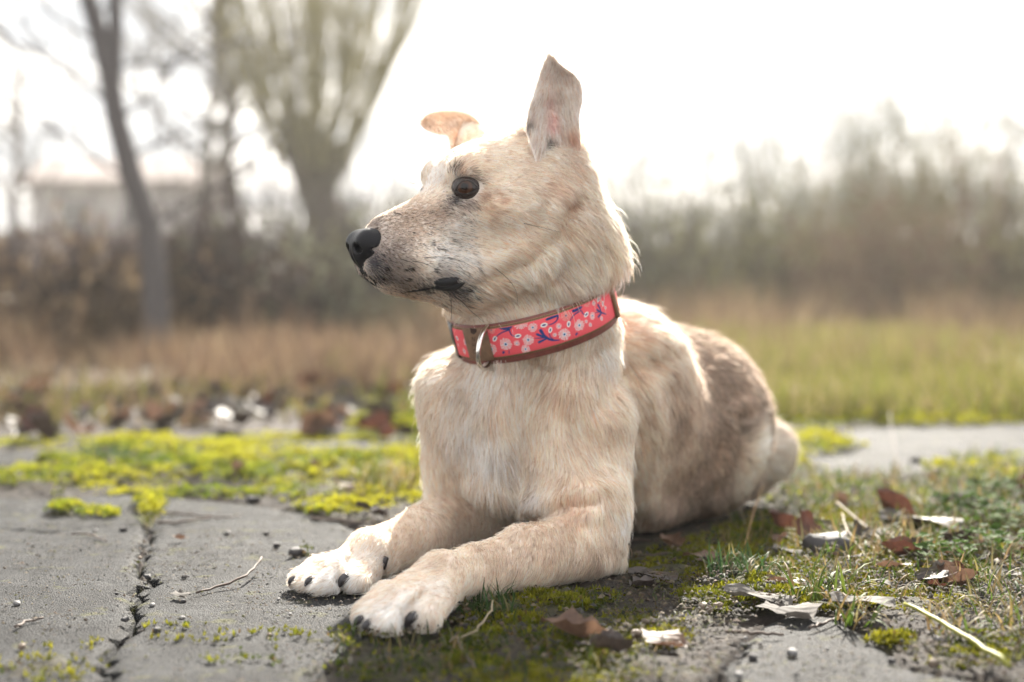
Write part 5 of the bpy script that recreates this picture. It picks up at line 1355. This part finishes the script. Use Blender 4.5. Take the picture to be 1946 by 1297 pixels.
M_black = simple('black_skin', (0.010, 0.010, 0.013), 0.45, spec=0.22, noise=0.3, nscale=300, bump=0.3)
M_lid = attr_mat('lid_skin', rough=.5, spec=.4)
M_eye = attr_mat('eyeball', rough=0.08, spec=0.42)
M_eye.node_tree.nodes['Principled BSDF'].inputs['Coat Weight'].default_value = 0.0
M_eye.node_tree.nodes['Principled BSDF'].inputs['Coat Roughness'].default_value = 0.02
ALM = np.array([(-13.5, -4.5), (-11.0, -0.5), (-8, 4.0), (-4, 7.6), (0, 9.0), (4, 8.2), (8, 5.6), (11.5, 2.0), (14.5, -1.5), (11.0, -4.0), (7, -6.8), (2.5, -8.8), (-2, -9.2), (-6, -8.2), (-10, -6.4)]) * np.array([0.80e-3, 0.70e-3])
for s in (1, -1):
    c = H(EYE[0], s * EYE[1], EYE[2])
    e = norm(0.55 * HF + s * 0.835 * HL); up = norm(HU - e * (HU @ e)); rt = np.cross(e, up) * (1 if s > 0 else -1)
    if s > 0 and rt[0] < 0: rt = -rt
    if s < 0 and rt @ HF > 0: rt = -rt
    nu, nv = 40, 28; V = []; colr = []
    gaze = norm(e + 0.10 * HF + 0.02 * HU)
    for i in range(nv + 1):
        th = math.pi * i / nv
        for j in range(nu):
            ph = 2 * math.pi * j / nu
            d = e * math.cos(th) + (rt * math.cos(ph) + up * math.sin(ph)) * math.sin(th)
            g = math.acos(max(-1, min(1, float(d @ gaze))))
            rr = EYE_R * (1 + 0.035 * max(0, 1 - (g / 0.5) ** 2))
            V.append(c + d * rr)
            if g < 0.19: cl = (0.004, 0.003, 0.003)
            elif g < 0.46:
                q = (g - 0.19) / 0.27; cl = tuple(np.array((0.075, 0.028, 0.012)) * (0.30 + 0.75 * q) * (0.8 + 0.4 * vnoise(np.array([[ph * 8, g * 9, 0.5]]), 1, 3)[0]))
            elif g < 0.54: cl = (0.015, 0.010, 0.008)
            else: cl = (0.03, 0.02, 0.018)
            colr.append(cl)
    Fq = np.array([(i * nu + j, (i + 1) * nu + j, (i + 1) * nu + (j + 1) % nu, i * nu + (j + 1) % nu) for i in range(nv) for j in range(nu)])
    if s * np.dot(np.cross(rt, up), e) < 0 and s > 0: Fq = Fq[:, ::-1]
    eo = kid(mesh_obj('eye', V, Fq, M_eye)); set_col(eo, np.array(colr), gain=1.0)
    # lid rims
    A = np.vstack([ALM, ALM[:1]]); A = resample(A, 49)[:-1]
    rings = []
    for sc, dz, grow in ((0.96, -0.0004, 0), (1.0, 0.0008, 0.0001), (1.05, 0.0008, 0.0004), (1.10, 0.0002, 0.0009), (1.18, -0.0025, 0.0018)):
        rg = []
        for a, b in A:
            a2, b2 = a * sc, b * sc
            n2 = math.hypot(a2, b2) + 1e-9; a2 += a2 / n2 * grow; b2 += b2 / n2 * grow
            z = math.sqrt(max(EYE_R ** 2 - a2 * a2 - b2 * b2, (0.35 * EYE_R) ** 2))
            rg.append(c + rt * a2 + up * b2 + e * (z + dz))
        rings.append(rg)
    nA = len(A); V = np.array(rings).reshape(-1, 3)
    Fq = np.array([(k * nA + j, k * nA + (j + 1) % nA, (k + 1) * nA + (j + 1) % nA, (k + 1) * nA + j) for k in range(len(rings) - 1) for j in range(nA)])
    lo_ = kid(mesh_obj('eyelid', V, Fq, M_lid)); set_col(lo_, np.repeat(np.array([(.012, .011, .013), (.012, .011, .013), (.02, .017, .017), (.06, .045, .04), (.20, .15, .12)]), nA, 0), gain=1.0)

def head_mirror(p):
    q = (np.asarray(p) - HO) @ HR.T; q[..., 1] *= -1; return HO + q @ HR
def on_surf(px, py, out=0.0, kind=0):
    x, n = surf(px, py, kind, 4); return P(px, py, x[1]) + n * out
lipL = np.array([on_surf(*q, o) for *q, o in [(812, 549, -.001), (824, 548, -.002), (840, 548, -.002), (857, 547, -.002), (872, 544, -.002), (884, 537, -.001)]])
lipR = [.0012, .0030, .0044, .0050, .0044, .0014]
fold = np.array([on_surf(*q, o) for *q, o in [(824, 539, -.002), (846, 537, -.001), (862, 535, -.001), (879, 531, -.002)]])
mouth = np.array([on_surf(*q, o) for *q, o in [(684, 514, -.001), (698, 536, -.001), (722, 548, -.001), (765, 557, -.001), (812, 551, -.001)]])
for mir in (False, True):
    fm = head_mirror if mir else (lambda p: p)
    mb = MB(); mb.tube(fm(resample(lipL, 14)), np.interp(np.linspace(0, 1, 14), np.linspace(0, 1, 6), lipR), 12)
    mb.tube(fm(resample(fold, 10)), [.001, .0032, .0044, .0048, .0048, .0048, .0048, .0042, .0032, .001], 10)
    mb.tube(fm(resample(mouth, 16)), 0.0015, 8)
    kid(mb.build('lip', M_black, label='black lip line with loose dark corner'))

M_claw = simple('claw', (0.030, 0.026, 0.030), 0.38, noise=0.4, nscale=250)
for (bx, by), (tx, ty), r, off in [((788, 1168), (770, 1194), .0046, .004), ((704, 1184), (688, 1203), .0042, .004), ((686, 1176), (673, 1192), .0036, .003),
        ((560, 1100), (549, 1114), .0036, .003), ((594, 1100), (579, 1116), .0038, .003), ((658, 1094), (645, 1117), .0044, .004), ((735, 1060), (731, 1084), .0036, .003)]:
    b0 = on_surf(bx, by, -0.002); dd = b0[1] - off
    t0 = P(tx, ty, dd); t0[2] = max(t0[2], 0.0012)
    m0 = (b0 + t0) / 2 + np.array([-0.001, -0.001, 0.0022])
    pts = resample(np.array([b0, m0, t0]), 8)
    mb = MB(); mb.tube(pts, np.array([1, 1, .98, .93, .82, .66, .42, .12]) * r, 10)
    kid(mb.build('claw', M_claw))

M_whisk = simple('whisker', (0.012, 0.011, 0.012), 0.35)
WH = [([(807, 491), (825, 488), (856, 489), (882, 498), (906, 512)], .006), ([(786, 497), (805, 500), (826, 510), (838, 520)], .004), ([(760, 492), (785, 500), (800, 512)], .004),
      ([(941, 510), (967, 531), (982, 553), (984, 577)], .008), ([(857, 571), (858, 595), (857, 617)], .012), ([(872, 568), (893, 590), (919, 612)], .012), ([(995, 425), (1030, 433), (1066, 442)], .006),
      ([(863, 318), (866, 300), (861, 284)], .008), ([(858, 320), (852, 306), (846, 300)], .006), ([(700, 530), (690, 545), (684, 548)], .004), ([(706, 536), (700, 552), (692, 560)], .004), ([(790, 350), (772, 345), (762, 342)], .0)]
for pl, off in WH:
    x0 = surf(*pl[0], 0, 4)[0]; n = len(pl)
    pts = np.array([P(px, py, x0[1] - off * (i / (n - 1)) ** .7 - .001) for i, (px, py) in enumerate(pl)])
    pts = resample(pts, 12); mb = MB(); mb.tube(pts, np.linspace(.00032, .00008, 12), 5); kid(mb.build('whisker', M_whisk))

# ================================================================== COLLAR
def cpt(t, h, off):
    t = np.asarray(t, float); h = np.asarray(h, float)
    r = crad(t) + 0.0015 + off
    return CC + r[..., None] * (np.cos(t)[..., None] * CE1 + np.sin(t)[..., None] * CE2) + h[..., None] * CN
def band(name, h0, h1, o0, o1, mat, parent, t0=-np.pi, t1=np.pi, nt=160, closed=True, prof=None, **props):
    """strip of strap: h0..h1 along the neck, thickness o0..o1 outward"""
    tt = np.linspace(t0, t1, nt, endpoint=not closed)
    pr = [(h0, o0), (h0, (o0 + o1) / 2), (h0 + .0006, o1), (h0 * .5 + h1 * .5, o1 + .0002), (h1 - .0006, o1), (h1, (o0 + o1) / 2), (h1, o0)]
    V = np.concatenate([cpt(tt, np.full(nt, h), o) for h, o in pr]).reshape(len(pr), nt, 3).transpose(1, 0, 2).reshape(-1, 3)
    K = len(pr); F = []
    for i in range(nt if closed else nt - 1):
        j = (i + 1) % nt
        for k in range(K):
            l = (k + 1) % K
            F.append((i * K + k, j * K + k, j * K + l, i * K + l))
    if not closed:
        F.append(tuple(range(K))); F.append(tuple((nt - 1) * K + k for k in range(K))[::-1])
    o = mesh_obj(name, V, F, mat, parent, True, **props)
    uv = o.data.attributes.new('band', 'FLOAT_VECTOR', 'POINT')
    ti = np.repeat(tt, K); hv = np.tile([h for h, _ in pr], nt)
    uv.data.foreach_set('vector', np.stack([ti * 0.085, hv, 0 * hv], 1).astype(np.float32).ravel())
    return o
def woven(name, col, col2, scale, rough=0.75, bump=0.5):
    m, nt, b = mat_new(name)
    at = nt.nodes.new('ShaderNodeAttribute'); at.attribute_name = 'band'
    mp = nt.nodes.new('ShaderNodeMapping'); mp.inputs['Scale'].default_value = (scale, scale, scale); mp.inputs['Rotation'].default_value = (0, 0, 0.785)
    ck = nt.nodes.new('ShaderNodeTexChecker'); ck.inputs['Scale'].default_value = 1.0
    ck.inputs['Color1'].default_value = (*col, 1); ck.inputs['Color2'].default_value = (*col2, 1)
    bp = nt.nodes.new('ShaderNodeBump'); bp.inputs['Strength'].default_value = bump; bp.inputs['Distance'].default_value = 0.0008
    nt.links.new(at.outputs['Vector'], mp.inputs['Vector']); nt.links.new(mp.outputs[0], ck.inputs['Vector'])
    nt.links.new(ck.outputs['Color'], b.inputs['Base Color']); nt.links.new(ck.outputs['Fac'], bp.inputs['Height']); nt.links.new(bp.outputs[0], b.inputs['Normal'])
    b.inputs['Roughness'].default_value = rough; b.inputs['Specular IOR Level'].default_value = 0.25
    return m
M_ribbon = woven('coral_ribbon', (0.90, 0.115, 0.145), (0.83, 0.098, 0.125), 1900, 0.6, 0.25)
M_web = woven('tan_webbing', (0.36, 0.22, 0.12), (0.07, 0.045, 0.03), 800, 0.8, 0.8)
M_lining = simple('lining_leather', (0.20, 0.055, 0.045), 0.5, noise=0.25, nscale=200, bump=0.2)
M_patch = simple('patch_leather', (0.20, 0.115, 0.065), 0.65, noise=0.2, nscale=160, bump=0.25)
M_plastic = simple('black_plastic', (0.012, 0.013, 0.016), 0.4)
M_steel = simple('steel', (0.78, 0.75, 0.70), 0.16, metal=1.0)
collar = empty('collar', CC, label='coral red floral fabric collar with metal ring around the dog\'s neck', category='collar')
def ckid(o, par=None):
    if par is None:
        o.parent = collar; o.matrix_parent_inverse = Matrix.Translation(-collar.location)
    else:
        o.parent = par
    return o
ckid(band('lining', -0.0225, 0.0190, 0.0, 0.0022, M_lining, None))
ckid(band('webbing', -0.0168, 0.0168, 0.0022, 0.0036, M_web, None))
ribbon = ckid(band('ribbon', -0.0145, 0.0145, 0.0036, 0.0043, M_ribbon, None))
RO = 0.0046
# lookup from picture to strap coordinates, to lay the print on the ribbon
_tt = np.linspace(-np.pi, 0.0, 900); _tt = np.r_[_tt, np.linspace(0, 0.6, 120)]; _tt = np.r_[np.linspace(-np.pi - .4, -np.pi, 90), _tt]
_hh = np.linspace(-0.03, 0.03, 121)
_T, _Hh = np.meshgrid(_tt, _hh, indexing='ij')
_gp = project(cpt(_T.ravel() , _Hh.ravel(), RO)); _gt = _T.ravel(); _gh = _Hh.ravel()
_r = cpt(_gt, _gh, RO) - CC; _ok = ((_r - (_r @ CN)[:, None] * CN) @ (np.array([0, -1.0, 0.0]))) > 0.002
_gp = _gp[_ok]; _gt = _gt[_ok]; _gh = _gh[_ok]
def strap(px, py):
    i = np.argmin((_gp[:, 0] - px) ** 2 + (_gp[:, 1] - py) ** 2); return _gt[i], _gh[i]
HM = 0.0143
def flat(polys, name, mat, off, par, **props):
    """flat print: polygons given in strap metres (t*R, h) laid on the ribbon"""
    mb = MB()
    for pg in polys:
        pg = np.asarray(pg, float); h = np.clip(pg[:, 1], -HM, HM)
        if np.ptp(h) < 1e-5: continue
        mb.add(cpt(pg[:, 0], h, off), [tuple(range(len(pg)))])
    if mb.n: return ckid(mb.build(name, mat, None, False, **props), par)
M_pw = simple('print_white', (0.85, 0.78, 0.76), 0.7); M_pp = simple('print_pink', (0.86, 0.40, 0.36), 0.7); M_pb = simple('print_navy', (0.010, 0.035, 0.18), 0.65); M_pl = simple('print_pale_blue', (0.62, 0.74, 0.85), 0.7)
R0 = 0.088
def disc(t, h, a, b, rot=0, n=10):
    k = np.arange(n) * 2 * np.pi / n; x = a * np.cos(k); y = b * np.sin(k)
    return np.stack([t + (x * math.cos(rot) - y * math.sin(rot)) / R0, h + x * math.sin(rot) + y * math.cos(rot)], 1)
def daisy(t, h, r, pink=False):
    n = 22 if r > .0045 else 14
    rays = []
    for k in range(n):
        a = 2 * math.pi * k / n + random.uniform(-.05, .05); w = 0.085 if n == 22 else 0.13
        r0, r1 = r * .30, r * random.uniform(.86, 1.04)
        rays.append([(t + r0 * math.cos(a - w) / R0, h + r0 * math.sin(a - w)), (t + r1 * math.cos(a - w * .75) / R0, h + r1 * math.sin(a - w * .75)), (t + r1 * math.cos(a + w * .75) / R0, h + r1 * math.sin(a + w * .75)), (t + r0 * math.cos(a + w) / R0, h + r0 * math.sin(a + w))])
    fl = flat(rays, 'flower', M_pp if pink else M_pw, RO, ribbon)
    if fl is None: return
    if abs(h) < HM:
        flat([disc(t, h, r * .30, r * .30)], 'flower_disc', M_pp if pink else M_pl, RO + .0001, ribbon)
        flat([disc(t, h, r * .17, r * .17)], 'flower_eye', M_pb, RO + .0002, ribbon)
def z2p(x, y): return 840 + x / 5.4056, 530 + y / 5.4056
PXM = 0.00055
for x, y, r, pk in [(655, 675, 65, 0), (807, 440, 78, 0), (933, 500, 47, 0), (887, 630, 54, 0), (1272, 380, 55, 1), (1410, 480, 58, 0), (1257, 572, 60, 0), (1545, 382, 40, 0), (1485, 250, 42, 1), (1558, 250, 30, 0), (508, 525, 45, 1),
                    (508, 720, 60, 0), (860, 725, 45, 0), (175, 485, 58, 0), (243, 660, 42, 0), (228, 745, 36, 0), (770, 665, 30, 0), (1200, 488, 30, 0), (1160, 575, 22, 0), (1482, 440, 20, 0), (165, 680, 20, 0), (1680, 300, 22, 0), (1525, 475, 24, 0), (1640, 410, 26, 0)]:
    t, h = strap(*z2p(x, y)); daisy(t, h, r / 5.4056 * PXM, bool(pk))
for x, y, rot in [(778, 590, 0), (543, 620, .8), (1048, 475, 0), (1112, 530, 1.1), (1303, 468, 1.2), (1482, 365, .4), (155, 610, -.3), (1607, 212, .6), (1650, 255, 1.3)]:
    t, h = strap(*z2p(x, y)); fo = random.uniform(.9, 1.1)
    flat([disc(t, h, .0033 * fo, .0021 * fo, rot, 12)], 'leaf_print', M_pw, RO, ribbon); flat([disc(t, h, .0019 * fo, .0008 * fo, rot, 8)], 'leaf_vein', M_pb, RO + .0001, ribbon)
def stroke(pts, w0, w1):
    """tapered stroke on the ribbon, given in zoomed picture pixels"""
    s2 = np.array([strap(*z2p(*p)) for p in pts]); s2 = s2 * np.array([R0, 1.0])
    s2 = resample(s2, 9) if len(s2) > 1 else s2
    tg = norm(np.gradient(s2, axis=0)); nr = np.stack([-tg[:, 1], tg[:, 0]], 1)
    w = (np.linspace(w0, w1, len(s2)) / 5.4056 * PXM * .5); w[-1] *= .6; w[0] *= .7
    out = []
    for i in range(len(s2) - 1):
        qd = np.array([s2[i] - nr[i] * w[i], s2[i + 1] - nr[i + 1] * w[i + 1], s2[i + 1] + nr[i + 1] * w[i + 1], s2[i] + nr[i] * w[i]]); qd[:, 0] /= R0; out.append(qd)
    return out
FR = [[([(580, 500), (650, 520), (720, 490)], 26, 26), ([(690, 530), (710, 580), (752, 592)], 12, 8), ([(700, 520), (600, 560), (552, 600)], 14, 7)],
      [([(1095, 615), (1050, 590), (1008, 520)], 16, 34), ([(1085, 615), (1030, 595), (965, 565)], 14, 26), ([(1085, 612), (1040, 630), (985, 655)], 14, 26), ([(1060, 605), (950, 612)], 12, 6), ([(1080, 612), (1130, 635), (1210, 632)], 26, 8), ([(1102, 565), (1110, 600), (1165, 640)], 8, 8)],
      [([(1065, 422), (1120, 400), (1195, 372)], 22, 26), ([(1195, 375), (1185, 430), (1130, 470), (1085, 475)], 16, 7)],
      [([(1335, 335), (1380, 325), (1440, 290)], 30, 26), ([(1425, 325), (1350, 375), (1318, 435)], 16, 7), ([(1430, 325), (1445, 360), (1470, 370)], 12, 7)],
      [([(1635, 350), (1620, 300), (1598, 262)], 18, 26), ([(1630, 345), (1585, 315)], 16, 24), ([(1635, 355), (1600, 395)], 16, 26), ([(1620, 345), (1690, 368)], 22, 8), ([(1625, 340), (1572, 352)], 10, 6)],
      [([(625, 770), (640, 745)], 20, 24), ([(690, 770), (690, 735)], 9, 6)], [([(1372, 580), (1392, 555)], 18, 20)], [([(1598, 160), (1612, 140)], 16, 20)], [([(1612, 212), (1640, 195), (1652, 160)], 7, 6)]]
for fr in FR:
    pol = []
    for p, a, b in fr: pol += stroke(p, a, b)
    flat(pol, 'coral_print', M_pb, RO + .00005, ribbon)
for k in range(26):                                # the print runs on round the hidden side
    t = random.uniform(0.75, 2.5); daisy(t, random.uniform(-.013, .013), random.uniform(.003, .0065), k % 4 == 0)
# leather patch with the maker's mark, buckle, slide and metal ring
tA, _ = strap(886, 650); tB, _ = strap(931, 650)
patch = ckid(band('leather_patch', -0.0172, 0.0172, 0.0043, 0.0056, M_patch, None, tA, tB, 14, False))
M_ink = simple('burnt_mark', (0.05, 0.026, 0.020), 0.8)
mb = MB()
for pl, w in [([(899, 640), (899, 649)], 1.2), ([(899, 640), (904, 649)], 1.1), ([(904, 640), (904, 649)], 1.2), ([(900, 652), (900, 660)], 1.2), ([(900, 656), (905, 656)], 1.0), ([(905, 652), (905, 660)], 1.2),
              ([(906, 664), (902, 664), (901, 667), (902, 671), (906, 671)], 1.0)]:
    s2 = np.array([strap(*p) for p in pl])
    for i in range(len(s2) - 1):
        a, b = s2[i] * [R0, 1], s2[i + 1] * [R0, 1]; d = norm(b - a); n_ = np.array([-d[1], d[0]]) * w * PXM * .5
        qd = np.array([a - n_, b - n_, b + n_, a + n_]); qd[:, 0] /= R0
        mb.add(cpt(qd[:, 0], qd[:, 1], .0060), [(0, 1, 2, 3)])
lg = np.array([strap(*p) for p in [(895, 623), (907, 625), (907, 631), (902, 635), (896, 632)]]); mb.add(cpt(lg[:, 0], lg[:, 1], .0060), [(0, 1, 2, 3, 4)])
ckid(mb.build('stamped_mark', M_ink, None, False), patch)
tC, _ = strap(866, 650)
ckid(band('buckle', -0.0185, 0.0180, 0.0004, 0.0050, M_plastic, None, tC - 0.34, tC - 0.02, 14, False))
tD, _ = strap(1160, 575)
ckid(band('slide', -0.0175, 0.0175, 0.0043, 0.0075, M_web, None, tD + 0.06, tD + 0.16, 8, False))
keep = ckid(band('strap_end', -0.0145, 0.0145, 0.0050, 0.0064, M_ribbon, None, tD + 0.10, tD + 0.75, 30, False))
rc = cpt(np.array([strap(926, 660)[0]]), np.array([strap(926, 660)[1]]), 0.006)[0]; rc = P(926, 660, rc[1] - 0.001)
a1 = norm([0.10, 0.05, 1.0]) * 0.0215; a2 = norm([-0.45, -0.9, -0.1]) * 0.0190
k = np.linspace(0, 2 * np.pi, 57)
mb = MB(); mb.tube(rc + np.cos(k)[:, None] * a1 + np.sin(k)[:, None] * a2, 0.0023, 12, cap=False)
ckid(mb.build('metal_ring', M_steel))
# ================================================================== HAZE
hz = MB(); hz.box((0, 29, 4.4), (34, 33.5, 6.4))
hm, hnt, hb = mat_new('haze_air'); hnt.nodes.remove(hb)
hv = hnt.nodes.new('ShaderNodeVolumePrincipled'); hv.inputs['Color'].default_value = (.95, .93, .88, 1); hv.inputs['Density'].default_value = 0.0024; hv.inputs['Anisotropy'].default_value = 0.45
hnt.links.new(hv.outputs[0], hnt.nodes['Material Output'].inputs['Volume'])
hz.build('haze', hm, None, False, kind='stuff')
